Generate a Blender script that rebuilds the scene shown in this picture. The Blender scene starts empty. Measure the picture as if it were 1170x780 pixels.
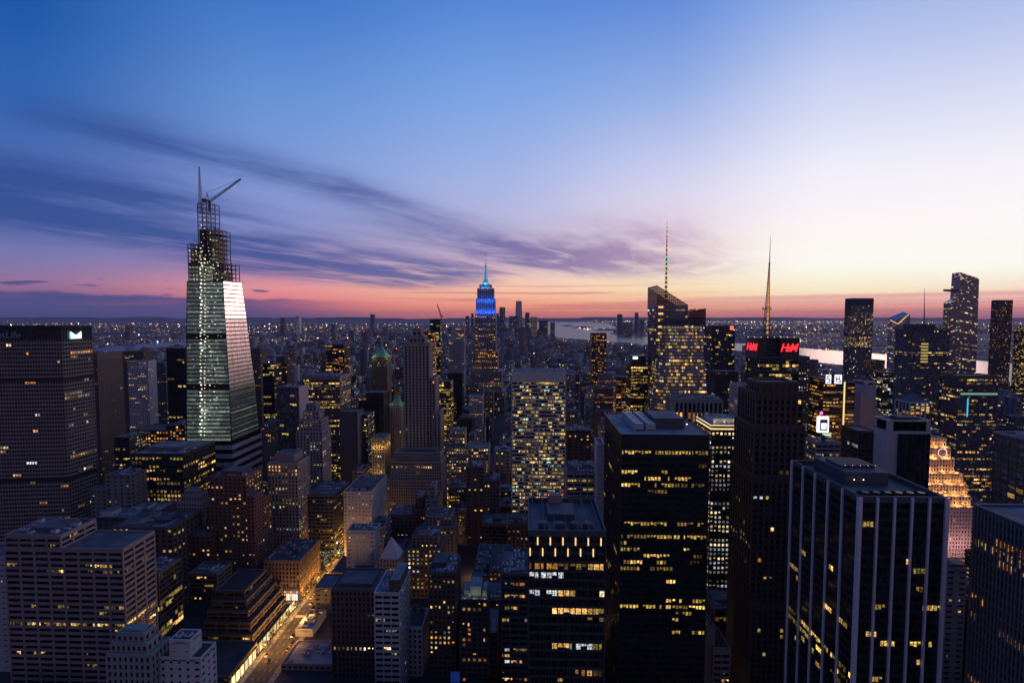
import bpy, bmesh, math, random
import numpy as np
from math import radians, degrees, sin, cos, tan, atan, atan2, pi, sqrt, exp
from mathutils import Vector, Matrix

S = bpy.context.scene
COL = S.collection

# ------------------------------------------------------------------ camera
FPX = 555.0                       # focal length in photograph pixels (1170 wide)
CAM = Vector((0, 0, 259.0))
YAW, PITCH = radians(1.8), radians(3.0)
cam_d = bpy.data.cameras.new('camera')
cam = bpy.data.objects.new('camera', cam_d)
COL.objects.link(cam)
cam.location = CAM
cam.rotation_euler = (pi/2 - PITCH, 0, YAW)
cam_d.sensor_width = 36
cam_d.lens = 36*FPX/1170
cam_d.clip_start = 1.0
cam_d.clip_end = 200000
S.camera = cam

S.view_settings.view_transform = 'Standard'
S.view_settings.look = 'None'
S.view_settings.exposure = 0.0
S.view_settings.gamma = 1.0
S.view_settings.use_curve_mapping = False
S.cycles.use_denoising = True
S.cycles.denoiser = 'OPENIMAGEDENOISE'
S.cycles.denoising_input_passes = 'RGB_ALBEDO_NORMAL'
S.cycles.denoising_prefilter = 'ACCURATE'
S.cycles.sample_clamp_indirect = 1.5
S.cycles.max_bounces = 5
S.cycles.diffuse_bounces = 2
S.cycles.glossy_bounces = 3
S.cycles.volume_bounces = 0
S.cycles.transparent_max_bounces = 6
S.cycles.caustics_reflective = False
S.cycles.caustics_refractive = False

# ------------------------------------------------------------------ node helper
def lin(c):
    return tuple(((v/255.0)/12.92 if v/255.0 <= .04045 else ((v/255.0+.055)/1.055)**2.4) for v in c)

class N:
    """a socket with arithmetic, so that node graphs read as formulas"""
    nt = None
    def __init__(s, k): s.k = k
    @staticmethod
    def m(op, *a, clamp=False):
        n = N.nt.nodes.new('ShaderNodeMath'); n.operation = op; n.use_clamp = clamp
        for i, v in enumerate(a):
            if isinstance(v, N): N.nt.links.new(v.k, n.inputs[i])
            else: n.inputs[i].default_value = v
        return N(n.outputs[0])
    def __add__(s, o): return N.m('ADD', s, o)
    def __radd__(s, o): return N.m('ADD', s, o)
    def __sub__(s, o): return N.m('SUBTRACT', s, o)
    def __rsub__(s, o): return N.m('SUBTRACT', o, s)
    def __mul__(s, o): return N.m('MULTIPLY', s, o)
    def __rmul__(s, o): return N.m('MULTIPLY', s, o)
    def __truediv__(s, o): return N.m('DIVIDE', s, o)
    def sat(s): return N.m('ADD', s, 0.0, clamp=True)
def smooth(x, a, b, lo=0.0, hi=1.0):
    n = N.nt.nodes.new('ShaderNodeMapRange'); n.interpolation_type = 'SMOOTHSTEP'
    N.nt.links.new(x.k, n.inputs[0])
    for i, v in enumerate((a, b, lo, hi)): n.inputs[i+1].default_value = v
    return N(n.outputs[0])
def xyz(x, y, z=0.0):
    n = N.nt.nodes.new('ShaderNodeCombineXYZ')
    for i, v in enumerate((x, y, z)):
        if isinstance(v, N): N.nt.links.new(v.k, n.inputs[i])
        else: n.inputs[i].default_value = v
    return N(n.outputs[0])
def noise(vec, scale, detail=4, rough=.55, dist=0.0):
    n = N.nt.nodes.new('ShaderNodeTexNoise')
    N.nt.links.new(vec.k, n.inputs['Vector'])
    n.inputs['Scale'].default_value = scale; n.inputs['Detail'].default_value = detail
    n.inputs['Roughness'].default_value = rough; n.inputs['Distortion'].default_value = dist
    return N(n.outputs[0])
def ramp(x, stops, interp='LINEAR'):
    n = N.nt.nodes.new('ShaderNodeValToRGB'); n.color_ramp.interpolation = interp
    N.nt.links.new(x.k, n.inputs[0])
    e = n.color_ramp.elements
    while len(e) < len(stops): e.new(1.0)
    for i, (p, c) in enumerate(stops):
        e[i].position = p; e[i].color = (*c, 1)
    return N(n.outputs[0])
def mixc(f, a, b, mode='MIX'):
    n = N.nt.nodes.new('ShaderNodeMix'); n.data_type = 'RGBA'; n.blend_type = mode
    for i, v in ((0, f), (6, a), (7, b)):
        if isinstance(v, N): N.nt.links.new(v.k, n.inputs[i])
        elif i == 0: n.inputs[0].default_value = v
        else: n.inputs[i].default_value = (*v, 1)
    return N(n.outputs[2])
def gauss(x, c, w):
    t = (x - c)*(1.0/w)
    return N.m('POWER', 2.718, t*t*(-1.0))

# ------------------------------------------------------------------ dusk sky
SUN_AZ = 36.0                     # degrees right of downtown (the sun has just set there)
W = bpy.data.worlds.new('World'); S.world = W; W.use_nodes = True
N.nt = W.node_tree; N.nt.nodes.clear()
tc = N.nt.nodes.new('ShaderNodeTexCoord')
sp = N.nt.nodes.new('ShaderNodeSeparateXYZ'); N.nt.links.new(tc.outputs['Generated'], sp.inputs[0])
dx, dy, dz = N(sp.outputs[0]), N(sp.outputs[1]), N(sp.outputs[2])
el = N.m('ARCSINE', dz)*57.29578
az = N.m('ARCTAN2', dx, dy)*57.29578
ef = N.m('POWER', (el*(1/90.0)).sat(), 0.5)          # finer near the horizon
def sky_col(stops):
    return ramp(ef, [(sqrt(max(e, 0)/90.0), lin(c)) for e, c in stops])
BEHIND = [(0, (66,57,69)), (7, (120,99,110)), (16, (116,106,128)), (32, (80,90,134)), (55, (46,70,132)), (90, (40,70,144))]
ramps = [
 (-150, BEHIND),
 (-85, [(0, (62,54,86)), (4, (98,84,116)), (10, (84,88,136)), (25, (46,76,146)), (50, (32,64,142)), (90, (36,68,145))]),
 (-46, [(0, (92,78,124)), (1.5, (140,96,138)), (3, (152,118,158)), (5, (124,122,178)), (8, (100,114,178)), (12, (84,112,184)), (17, (52,104,182)), (24, (28,88,168)), (45, (28,74,150)), (90, (36,68,145))]),
 (-28, [(0, (150,92,118)), (1.3, (228,122,128)), (3, (234,150,152)), (5.5, (172,142,184)), (9, (140,148,204)), (14, (132,156,216)), (22, (100,146,214)), (30, (64,118,200)), (50, (38,86,165)), (90, (36,68,145))]),
 (-4, [(0, (236,126,108)), (1, (255,152,122)), (2.6, (255,192,158)), (4.2, (252,206,184)), (6.5, (218,188,204)), (11, (186,186,224)), (16, (162,180,230)), (25, (120,162,228)), (33, (82,132,213)), (55, (46,88,170)), (90, (36,68,145))]),
 (16, [(0, (236,126,110)), (1, (255,172,128)), (3, (255,226,184)), (6, (255,240,226)), (10, (240,226,240)), (15.5, (206,208,240)), (23, (150,176,230)), (31, (98,140,218)), (55, (56,98,182)), (90, (36,68,145))]),
 (31, [(0, (226,120,118)), (1, (255,172,140)), (2.5, (255,240,204)), (5, (255,255,244)), (9, (255,248,248)), (14, (242,240,252)), (22, (198,208,242)), (29, (144,172,230)), (55, (66,106,186)), (90, (36,68,145))]),
 (47, [(0, (200,122,132)), (.9, (246,162,150)), (2.2, (255,228,200)), (4, (255,255,246)), (8, (255,250,250)), (12, (248,244,252)), (18, (216,220,244)), (24, (170,188,232)), (50, (72,110,186)), (90, (36,68,145))]),
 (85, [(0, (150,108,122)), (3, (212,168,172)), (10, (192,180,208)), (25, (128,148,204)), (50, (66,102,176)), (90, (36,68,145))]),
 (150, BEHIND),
]
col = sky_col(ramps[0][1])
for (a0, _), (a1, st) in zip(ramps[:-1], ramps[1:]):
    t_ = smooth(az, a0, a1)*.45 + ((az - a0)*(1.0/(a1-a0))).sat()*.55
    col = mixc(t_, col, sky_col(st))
# streaks of high cloud, drawn out along the wind on a level sheet far overhead
den = N.m('MAXIMUM', dz, 0.0) + 0.03
px_, py_ = dx/den, dy/den
PH = radians(30)
u = px_*sin(PH) + py_*cos(PH)
v = px_*cos(PH) - py_*sin(PH)
warp = noise(xyz(u*.40, v*.40, 3.1), 1.0, 3) - .5
vv = v + warp*.75
fib = noise(xyz(u*.55, vv*1.35, 0.4), 1.0, 7, .58, .5)
big = noise(xyz(u*.30, v*.55, 7.7), 1.0, 3, .5)
wisp = noise(xyz(u*.9, vv*5.5, 1.4), 1.0, 6, .65)
band = (gauss(vv, -2.85, .34)*smooth(u, .3, 1.2)*smooth(u, 4.2, 2.2)*.95
      + gauss(vv, -3.2, .55)*smooth(u, 2.0, 4.0)*.9*smooth(u, 10, 6)
      + gauss(vv, -4.15, .62)*smooth(u, 3.0, 1.0)*1.1
      + gauss(vv, -5.6, 1.15)*smooth(u, 13, 6.5)*1.3
      + gauss(vv, -7.4, 1.3)*smooth(u, 2.0, 5.0)*1.0
      + gauss(vv, -2.7, 1.3)*smooth(u, 3.4, 6.5)*smooth(u, 17, 8.5)*1.0
      + gauss(vv, -1.5, .8)*smooth(u, 2.6, 5.5)*.50)
fine = noise(xyz(u*1.1, vv*3.2, 2.2), 1.0, 6, .66, .5)
cov = (band*((fib - .34)*2.4 + (fine - .5)*.75 + .34) + (wisp - .55)*.5*(big - .30)*smooth(el, 17, 8)*smooth(az, 40, 10)).sat()
cov = smooth(cov, 0.0, 1.0, 0.0, 1.0)*.4 + cov*.6
cov = cov*smooth(el + smooth(az, -16, 2)*(-1.7), 1.6, 4.2)*smooth(el, 25, 14)*smooth(az, 42, 16)
ccol = ramp((az*(1/100.0) + .5).sat(), [(0.0, lin((46,78,146))), (.22, lin((60,84,150))), (.40, lin((90,98,162))), (.52, lin((122,108,164))), (.66, lin((172,140,178))), (.8, lin((226,190,200)))])
col = mixc(cov*.9, col, ccol)
# low bank lying on the left horizon, its top edge ragged, and small puffs over it
edge = noise(xyz(az*.16, 2.0, 0.0), 1.0, 5, .6)*1.1 + 1.35 + smooth(az, -30, -46)*.25
bank = smooth(edge - el, -.05, .30)*smooth(az, -16, -33)*smooth(noise(xyz(az*.12, el*2.2, 1.0), 1.0, 5, .6), .25, .6, .72, 1.0)
col = mixc(bank*.92, col, lin((74,80,134)))
puff = noise(xyz(az*.22, el*1.6, 5.0), 1.0, 5, .55)
pm = smooth(puff, .60, .66)*smooth(el, 1.7, 2.2)*smooth(el, 4.3, 3.2)*smooth(az, -24, -30)
col = mixc(pm*.85, col, lin((76,80,136)))
# thin level bars above the sunset
bar = noise(xyz(az*.035, el*2.1, 9.0), 1.0, 5, .6, .2)
bm_ = smooth(bar, .50, .60)*smooth(el, .25, .7)*smooth(el, 4.4, 2.6)*smooth(az, -22, -8)*smooth(az, 26, 12)
col = mixc(bm_*.5, col, lin((196,108,126)))
bank2 = smooth(el, .75, 1.2)*smooth(el, 2.2, 2.02)*smooth(az, 10, 26)
bk = noise(xyz(az*.03, el*3.4, 4.0), 1.0, 5, .6)
col = mixc(bank2*smooth(bk, .30, .58)*.75, col, lin((230,164,168)))
bank3 = smooth(el, .32, .5)*smooth(el, .86, .7)*smooth(az, 16, 30)
col = mixc(bank3*smooth(bk, .35, .6)*.5, col, lin((206,130,146)))
# below the horizon (never seen, only a faint bounce)
col = mixc(smooth(el, -.6, -3), col, lin((40,38,58)))
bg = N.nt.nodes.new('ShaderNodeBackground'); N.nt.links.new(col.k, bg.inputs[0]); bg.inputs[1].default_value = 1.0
sky = N.nt.nodes.new('ShaderNodeTexSky'); sky.sky_type = 'NISHITA'; sky.sun_disc = False
sky.sun_elevation = radians(-1.0); sky.sun_rotation = radians(SUN_AZ); sky.altitude = 260
bg2 = N.nt.nodes.new('ShaderNodeBackground'); N.nt.links.new(sky.outputs[0], bg2.inputs[0]); bg2.inputs[1].default_value = 0.006
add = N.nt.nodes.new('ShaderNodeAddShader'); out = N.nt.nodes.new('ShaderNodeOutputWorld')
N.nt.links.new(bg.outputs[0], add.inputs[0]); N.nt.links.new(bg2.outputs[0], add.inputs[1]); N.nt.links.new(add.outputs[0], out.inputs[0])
W.cycles.sampling_method = 'MANUAL'; W.cycles.sample_map_resolution = 1024

# last warm light from where the sun went down
sun_d = bpy.data.lights.new('sun', 'SUN'); sun_d.energy = 0.42; sun_d.angle = radians(14); sun_d.color = (1.0, .56, .46)
sun = bpy.data.objects.new('sun', sun_d); COL.objects.link(sun)
sun.location = (0, 0, 600)
_d = Vector((sin(radians(SUN_AZ))*cos(radians(3)), cos(radians(SUN_AZ))*cos(radians(3)), sin(radians(3))))
sun.rotation_euler = _d.to_track_quat('Z', 'Y').to_euler()

# ------------------------------------------------------------------ pixel rays (1170 x 780 photograph)
_f = Vector((-sin(YAW)*cos(PITCH), cos(YAW)*cos(PITCH), -sin(PITCH)))
_r = Vector((cos(YAW), sin(YAW), 0)); _u = _r.cross(_f)
def at(px, py, Y):
    """the point of the place that lies Y metres downtown along the sight line of a photograph pixel"""
    d = _f + _r*((px-585)/FPX) + _u*((390-py)/FPX)
    return CAM + d*(Y/d.y)
def proj(p):
    q = Vector(p) - CAM
    w = q.dot(_f)
    if w < 1: return None
    return (585 + q.dot(_r)/w*FPX, 390 - q.dot(_u)/w*FPX, w)

# ------------------------------------------------------------------ materials
MATS = {}
def new_mat(name):
    m = bpy.data.materials.new(name); m.use_nodes = True
    N.nt = m.node_tree
    return m, m.node_tree.nodes['Principled BSDF']
def objvec():
    t = N.nt.nodes.new('ShaderNodeTexCoord'); return N(t.outputs['Object'])
def link(a, b): N.nt.links.new(a.k, b)
def mapscale(vec, s):
    n = N.nt.nodes.new('ShaderNodeVectorMath'); n.operation = 'MULTIPLY'
    N.nt.links.new(vec.k, n.inputs[0]); n.inputs[1].default_value = s
    return N(n.outputs[0])
def wallmat(name, rgb, rough=.8, var=.35, streak=True):
    m, b = new_mat(name); o = objvec()
    a = noise(o, .05, 5, .6); s = noise(mapscale(o, (.5, .5, .03)), 1.0, 4, .6)
    f = (a - .5)*var + (s - .5)*(var if streak else 0.0) + noise(o, 1.6, 2, .5)*.12 + .94
    c = mixc(1.0, xyz(f, f, f), rgb, 'MULTIPLY')
    link(c, b.inputs['Base Color']); b.inputs['Roughness'].default_value = rough
    MATS[name] = m
for nm, c, r in (('limestone', (.29,.26,.24), .85), ('grey', (.175,.17,.175), .8), ('brick', (.155,.078,.06), .9),
                 ('brown', (.125,.092,.075), .9), ('white', (.52,.50,.50), .7), ('concrete', (.28,.265,.27), .85),
                 ('blackmetal', (.024,.024,.026), .45), ('darkmetal', (.055,.054,.06), .5), ('granite', (.27,.205,.20), .8),
                 ('slate', (.075,.08,.095), .7), ('tan', (.19,.135,.10), .85), ('buff', (.36,.29,.20), .85),
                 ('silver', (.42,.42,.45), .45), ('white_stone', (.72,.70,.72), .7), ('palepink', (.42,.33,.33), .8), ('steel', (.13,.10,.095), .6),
                 ('copper', (.10,.27,.22), .7), ('gilt', (.65,.42,.10), .4), ('tank_wood', (.12,.075,.05), .9),
                 ('bronze', (.075,.055,.045), .5)):
    wallmat(nm, c, r)
def roofmat(name, rgb):
    m, b = new_mat(name); o = objvec()
    a = noise(o, .12, 5, .65); p = noise(o, .035, 3, .5)
    f = smooth(a, .3, .75, .55, 1.35)*smooth(p, .35, .65, .7, 1.2)
    link(mixc(1.0, xyz(f, f, f), rgb, 'MULTIPLY'), b.inputs['Base Color']); b.inputs['Roughness'].default_value = .8
    MATS[name] = m
roofmat('roof', (.10,.105,.12)); roofmat('roof_light', (.22,.23,.26)); roofmat('roof_dark', (.04,.04,.045))
def glassmat(name, rgb, rough=.12, ior=1.5, bump=.02, metal=0.0):
    m, b = new_mat(name); o = objvec()
    sn = N.nt.nodes.new('ShaderNodeVectorMath'); sn.operation = 'SNAP'; N.nt.links.new(o.k, sn.inputs[0]); sn.inputs[1].default_value = (1.7, 1.7, 3.9)
    wn = N.nt.nodes.new('ShaderNodeTexWhiteNoise'); N.nt.links.new(sn.outputs[0], wn.inputs['Vector'])
    q = N(wn.outputs['Value']); f = smooth(q, .55, 1.0, .6, 1.5 if metal else 3.4)          # blinds and ceilings behind single panes
    if metal: f = smooth(q, 0, 1, .72, 1.15)
    link(mixc(1.0, xyz(f, f, f), rgb, 'MULTIPLY'), b.inputs['Base Color']); b.inputs['Roughness'].default_value = rough
    b.inputs['IOR'].default_value = ior; b.inputs['Metallic'].default_value = metal
    bp = N.nt.nodes.new('ShaderNodeBump'); bp.inputs['Strength'].default_value = bump*4; bp.inputs['Distance'].default_value = .3
    link(noise(mapscale(o, (.35, .35, .28)), 1.0, 2, .5), bp.inputs['Height'])
    N.nt.links.new(bp.outputs[0], b.inputs['Normal'])
    MATS[name] = m
glassmat('glass', (.010,.011,.015))
glassmat('glass_blue', (.065,.07,.105), .14, 1.7)
glassmat('glass_dusk', (.30,.29,.34), .22, 1.8, .02, .5)
glassmat('glass_satin', (.42,.40,.43), .30, 2.0, .006, .8)
glassmat('glass_teal', (.075,.100,.105), .10, 2.0, .012)
glassmat('glass_mirror', (.48,.47,.47), .06, 2.0, .006, .85)
glassmat('glass_green', (.010,.030,.022), .12, 1.6)
m, b = new_mat('glass_screen'); tr = N.nt.nodes.new('ShaderNodeBsdfTransparent'); tr.inputs[0].default_value = (.86,.82,.84,1); mx = N.nt.nodes.new('ShaderNodeMixShader'); mx.inputs[0].default_value = .38
b.inputs['Base Color'].default_value = (.05,.05,.06,1); b.inputs['Roughness'].default_value = .12
N.nt.links.new(tr.outputs[0], mx.inputs[1]); N.nt.links.new(b.outputs[0], mx.inputs[2]); N.nt.links.new(mx.outputs[0], N.nt.nodes['Material Output'].inputs[0]); MATS['glass_screen'] = m
# lit panes: rooms seen through them, each with its own lamps
def glowmat(name, inner=True, k=1.0, sample=False):
    m, b = new_mat(name)
    a = N.nt.nodes.new('ShaderNodeAttribute'); a.attribute_name = 'glow'
    b.inputs['Base Color'].default_value = (.01,.01,.012,1); b.inputs['Roughness'].default_value = .15
    N.nt.links.new(a.outputs['Color'], b.inputs['Emission Color'])
    if inner:
        o = objvec()
        link(smooth(noise(mapscale(o, (1., 1., 1.3)), 1.3, 3, .65), .34, .66, .12, 1.6)*k, b.inputs['Emission Strength'])
    else: b.inputs['Emission Strength'].default_value = k
    m.cycles.emission_sampling = 'FRONT' if sample else 'NONE'
    MATS[name] = m
glowmat('lit'); glowmat('lamp', False); glowmat('shop', False, 1.0, True)
def emis(name, rgb, k, sample=False):
    m, b = new_mat(name); b.inputs['Base Color'].default_value = (.02,.02,.02,1)
    b.inputs['Emission Color'].default_value = (*rgb, 1); b.inputs['Emission Strength'].default_value = k
    m.cycles.emission_sampling = 'FRONT' if sample else 'NONE'; MATS[name] = m
emis('red_light', (1,.05,.03), 5); emis('red_sign', (1,.02,.03), 2.2); emis('white_sign', (.9,.95,1), 1.5)
emis('blue_sign', (.45,.65,1), 2.0); emis('warm_strip', (1,.62,.26), 1.3); emis('white_strip', (.95,.97,1), 1.6)
emis('teal_light', (.2,1,.85), 1.6); emis('magenta_light', (1,.08,.7), 5); emis('cyan_light', (.05,.6,1), 1.1)
emis('green_light', (.1,1,.35), 1.6); emis('amber_light', (1,.42,.06), 1.6); emis('tail_light', (1,.04,.02), 5)
emis('head_light', (1,.93,.8), 6); emis('street_glow', (1,.55,.18), 9)
wallmat('letters', (.26,.31,.40), .5, .1)

# ------------------------------------------------------------------ mesh builder
class MB:
    def __init__(s): s.v = []; s.f = []; s.c = []
    def _add(s, vs, fs, col=None):
        n = len(s.v); s.v.extend(vs)
        for f in fs:
            s.f.append([i+n for i in f]); s.c.append(col)
    def box(s, x0, x1, y0, y1, z0, z1, col=None):
        s._add([(x0,y0,z0),(x1,y0,z0),(x1,y1,z0),(x0,y1,z0),(x0,y0,z1),(x1,y0,z1),(x1,y1,z1),(x0,y1,z1)],
               [(3,2,1,0),(4,5,6,7),(0,1,5,4),(1,2,6,5),(2,3,7,6),(3,0,4,7)], col)
    def hexa(s, a, b, c, d, n, d0, d1, col=None):      # quad a b c d (ccw seen from outside) thickened along n
        n = Vector(n); q = [Vector(p) for p in (a, b, c, d)]
        s._add([tuple(p+n*d0) for p in q]+[tuple(p+n*d1) for p in q],
               [(3,2,1,0),(4,5,6,7),(0,1,5,4),(1,2,6,5),(2,3,7,6),(3,0,4,7)], col)
    def loft(s, p0, z0, p1, z1, col=None):
        n = len(p0); z0 = z0 if hasattr(z0, '__len__') else [z0]*n; z1 = z1 if hasattr(z1, '__len__') else [z1]*n
        s._add([(p[0],p[1],z) for p, z in zip(p0, z0)]+[(p[0],p[1],z) for p, z in zip(p1, z1)],
               [tuple(range(n-1,-1,-1)), tuple(range(n,2*n))]+[(i,(i+1)%n,n+(i+1)%n,n+i) for i in range(n)], col)
    def tube(s, a, b, r0, r1=None, n=6, col=None):
        a, b = Vector(a), Vector(b); r1 = r0 if r1 is None else r1
        w = (b-a).normalized(); t = Vector((1,0,0)) if abs(w.x) < .8 else Vector((0,1,0))
        e = w.cross(t).normalized(); g = w.cross(e)
        vs = []
        for c, r in ((a, r0), (b, r1)):
            for k in range(n):
                q = 2*pi*k/n; vs.append(tuple(c + e*(r*cos(q)) + g*(r*sin(q))))
        s._add(vs, [tuple(range(n)), tuple(range(2*n-1,n-1,-1))]+[(n+k, n+(k+1)%n, (k+1)%n, k) for k in range(n)], col)
    def lump(s, c, r, col=None, rz=None):
        x, y, z = c; h = rz or r
        s._add([(x+r,y,z),(x,y+r,z),(x-r,y,z),(x,y-r,z),(x,y,z+h),(x,y,z-h)],
               [(0,1,4),(1,2,4),(2,3,4),(3,0,4),(1,0,5),(2,1,5),(3,2,5),(0,3,5)], col)
    def quad(s, a, b, c, d, col=None): s._add([tuple(a),tuple(b),tuple(c),tuple(d)], [(0,1,2,3)], col)
    def build(s, name, mat, parent=None, org=(0,0,0), smooth_=False, sub=None):
        me = bpy.data.meshes.new(name)
        if parent is not None: org = parent.location
        ox, oy, oz = org
        me.from_pydata([(x-ox,y-oy,z-oz) for x, y, z in s.v], [], s.f)
        if any(c is not None for c in s.c):
            at_ = me.attributes.new('glow', 'FLOAT_COLOR', 'FACE')
            buf = np.ones((len(s.f), 4), np.float32)
            for i, c in enumerate(s.c):
                if c is not None: buf[i,:3] = c
            at_.data.foreach_set('color', buf.ravel())
        if mat: me.materials.append(MATS[mat] if isinstance(mat, str) else mat)
        if smooth_:
            for p in me.polygons: p.use_smooth = True
        o = bpy.data.objects.new(name, me); COL.objects.link(o)
        if sub is not None: o.parent = sub              # a piece of a part
        elif parent is not None: o.parent = parent
        else: o.location = (ox, oy, oz)
        return o
def tag(o, label=None, cat=None, group=None, kind=None):
    if label: o['label'] = label
    if cat: o['category'] = cat
    if group: o['group'] = group
    if kind: o['kind'] = kind
    return o
def thing(name, label, cat, loc, group=None):
    o = bpy.data.objects.new(name, None); COL.objects.link(o); o.location = loc; o.empty_display_size = 3
    return tag(o, label, cat, group)
def lamp(name, parent, loc, power, color, radius=.6, kind='POINT'):
    d = bpy.data.lights.new(name, kind); d.energy = power; d.color = color; d.shadow_soft_size = radius
    o = bpy.data.objects.new(name, d); COL.objects.link(o)
    if parent is not None: o.parent = parent; o.location = Vector(loc) - parent.location
    else: o.location = loc
    return o

# ------------------------------------------------------------------ facades
GLOW = {'warm': (1,.56,.17), 'amber': (1,.40,.07), 'yellow': (1,.66,.15), 'cream': (1,.78,.46), 'white': (.88,.95,1), 'green': (.62,.95,.55)}
def glow(rng, mix='std'):
    t = rng.random()
    if mix == 'std':   k = 'warm' if t < .36 else 'amber' if t < .50 else 'yellow' if t < .76 else 'cream' if t < .92 else 'white'
    elif mix == 'yellow': k = 'yellow' if t < .7 else 'warm'
    elif mix == 'amber':  k = 'amber' if t < .6 else 'warm'
    elif mix == 'cream': k = 'cream' if t < .6 else 'warm'
    elif mix == 'white':  k = 'cream' if t < .6 else 'white'
    elif mix == 'green':  k = 'green' if t < .15 else 'yellow' if t < .75 else 'warm' if t < .88 else 'cream'
    c = GLOW[k]
    b = min(1.5, max(.05, exp(rng.gauss(-.85, .85))))
    return (c[0]*b, c[1]*b, c[2]*b)
STY = {
 'masonry': dict(fh=3.7, bw=3.4, sp=.50, pr=.52, so=.22, po=.32, wall='limestone', glass='glass', busy=.06, base=.07, run=3),
 'stone':   dict(fh=3.8, bw=2.6, sp=.42, pr=.50, so=.20, po=.45, wall='limestone', glass='glass', busy=.08, base=.06, run=4),
 'ribbon':  dict(fh=3.9, bw=7.5, sp=.48, pr=.14, so=.35, po=.42, wall='granite', glass='glass', busy=.08, base=.05, run=4, sub=3),
 'curtain': dict(fh=3.9, bw=3.0, sp=.22, pr=.07, so=.06, po=.14, wall='blackmetal', glass='glass', busy=.12, base=.05, run=6),
 'fins':    dict(fh=3.9, bw=3.0, sp=.28, pr=.30, so=.08, po=.7, wall='grey', glass='glass', busy=.10, base=.05, run=6),
 'grid':    dict(fh=3.9, bw=3.2, sp=.35, pr=.22, so=.25, po=.35, wall='concrete', glass='glass', busy=.3, base=.1, run=5),
 'plain':   dict(fh=4.0, bw=6.0, sp=.62, pr=.66, so=.20, po=.26, wall='concrete', glass='glass', busy=.03, base=.05, run=2),
}
class Parts:
    def __init__(s): s.wall = MB(); s.glass = MB(); s.win = []
def inframe(p, m=40):
    q = proj(p)
    return q is not None and -m < q[0] < 1170+m and q[1] < 780+m
def runs(rng, nf, nb, st):
    """which panes are lit: floors are busy or quiet, neighbours go together"""
    rows = st.get('rows')
    for k in range(nf):
        pr_ = .74 if rng.random() < st['busy']*1.25 else min(.8, st['base']*1.6)
        if rows: pr_ = rows.get(nf-1-k, st['base'])
        i = 0
        while i < nb:
            n = rng.randint(1, st['run']); on = rng.random() < pr_
            c = glow(rng, st.get('mix', 'std')) if on else None
            for j in range(i, min(nb, i+n)):
                if on and rng.random() < .92:
                    t = rng.uniform(.35, 1.3); yield k, j, (c[0]*t, c[1]*t, c[2]*t)
            i += n
def block(P, x0, x1, y0, y1, z0, z1, st, rng, lit='NEW', top=0.0, cull=True):
    nf = max(1, round((z1-top-z0)/st['fh'])); fh = (z1-top-z0)/nf
    so, po, sp, pr = st['so'], st['po'], st['sp'], st['pr']
    P.glass.box(x0, x1, y0, y1, z0, z1-.3)
    for k in range(nf):
        z = z0 + k*fh
        if sp > 0: P.wall.box(x0-so, x1+so, y0-so, y1+so, z, z+fh*sp)
    P.wall.box(x0-so-.06, x1+so+.06, y0-so-.06, y1+so+.06, z1-top, z1)      # parapet wall
    zt = z1 - min(.4, top*.5) - .05
    for ax in (0, 1):
        a, b = (x0, x1) if ax == 0 else (y0, y1)
        nb = max(1, round((b-a)/st['bw'])); w = (b-a)/nb
        pw = w*pr/2
        for i in range(1, nb):
            c = a + i*w
            if ax == 0:
                P.wall.box(c-pw, c+pw, y0-po, y0+.1, z0, zt); P.wall.box(c-pw, c+pw, y1-.1, y1+po, z0, zt)
            else:
                P.wall.box(x0-po, x0+.1, c-pw, c+pw, z0, zt); P.wall.box(x1-.1, x1+po, c-pw, c+pw, z0, zt)
        sub = st.get('sub', 1)
        for side in ('N',) if ax == 0 else ('E', 'W'):
            if side not in lit: continue
            for k, j, c in runs(rng, nf, nb*sub, dict(st, rows=st.get('rows'+side, st.get('rows')))):
                bay, q = divmod(j, sub)
                g0, g1 = a+bay*w+pw, a+(bay+1)*w-pw
                e0 = g0 + (g1-g0)*q/sub + .08; e1 = g0 + (g1-g0)*(q+1)/sub - .08
                za, zb = z0+k*fh+fh*sp+.05, z0+(k+1)*fh-.05
                if zb > zt - .2 or e1-e0 < .2: continue
                if rng.random() < .3: za = zb - (zb-za)*rng.uniform(.35, .8)      # blinds half down, lamps low in the room
                if rng.random() < .2 and e1-e0 > 1.2: e1 = e0 + (e1-e0)*rng.uniform(.4, .8)
                if side == 'N': q4 = [(e0,y0-.04,za),(e1,y0-.04,za),(e1,y0-.04,zb),(e0,y0-.04,zb)]
                elif side == 'E': q4 = [(x0-.04,e1,za),(x0-.04,e0,za),(x0-.04,e0,zb),(x0-.04,e1,zb)]
                else: q4 = [(x1+.04,e0,za),(x1+.04,e1,za),(x1+.04,e1,zb),(x1+.04,e0,zb)]
                if not cull or inframe(q4[0]): P.win.append((q4, c))
    cw = max(po, so) + .02; t = .3 + pr*.6
    for cx, sx in ((x0, -1), (x1, 1)):
        for cy, sy in ((y0, -1), (y1, 1)):
            xa, xb = sorted((cx+sx*cw, cx-sx*t)); ya, yb = sorted((cy+sy*cw, cy-sy*t))
            P.wall.box(xa, xb, ya, yb, z0, z1-.02)
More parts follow.
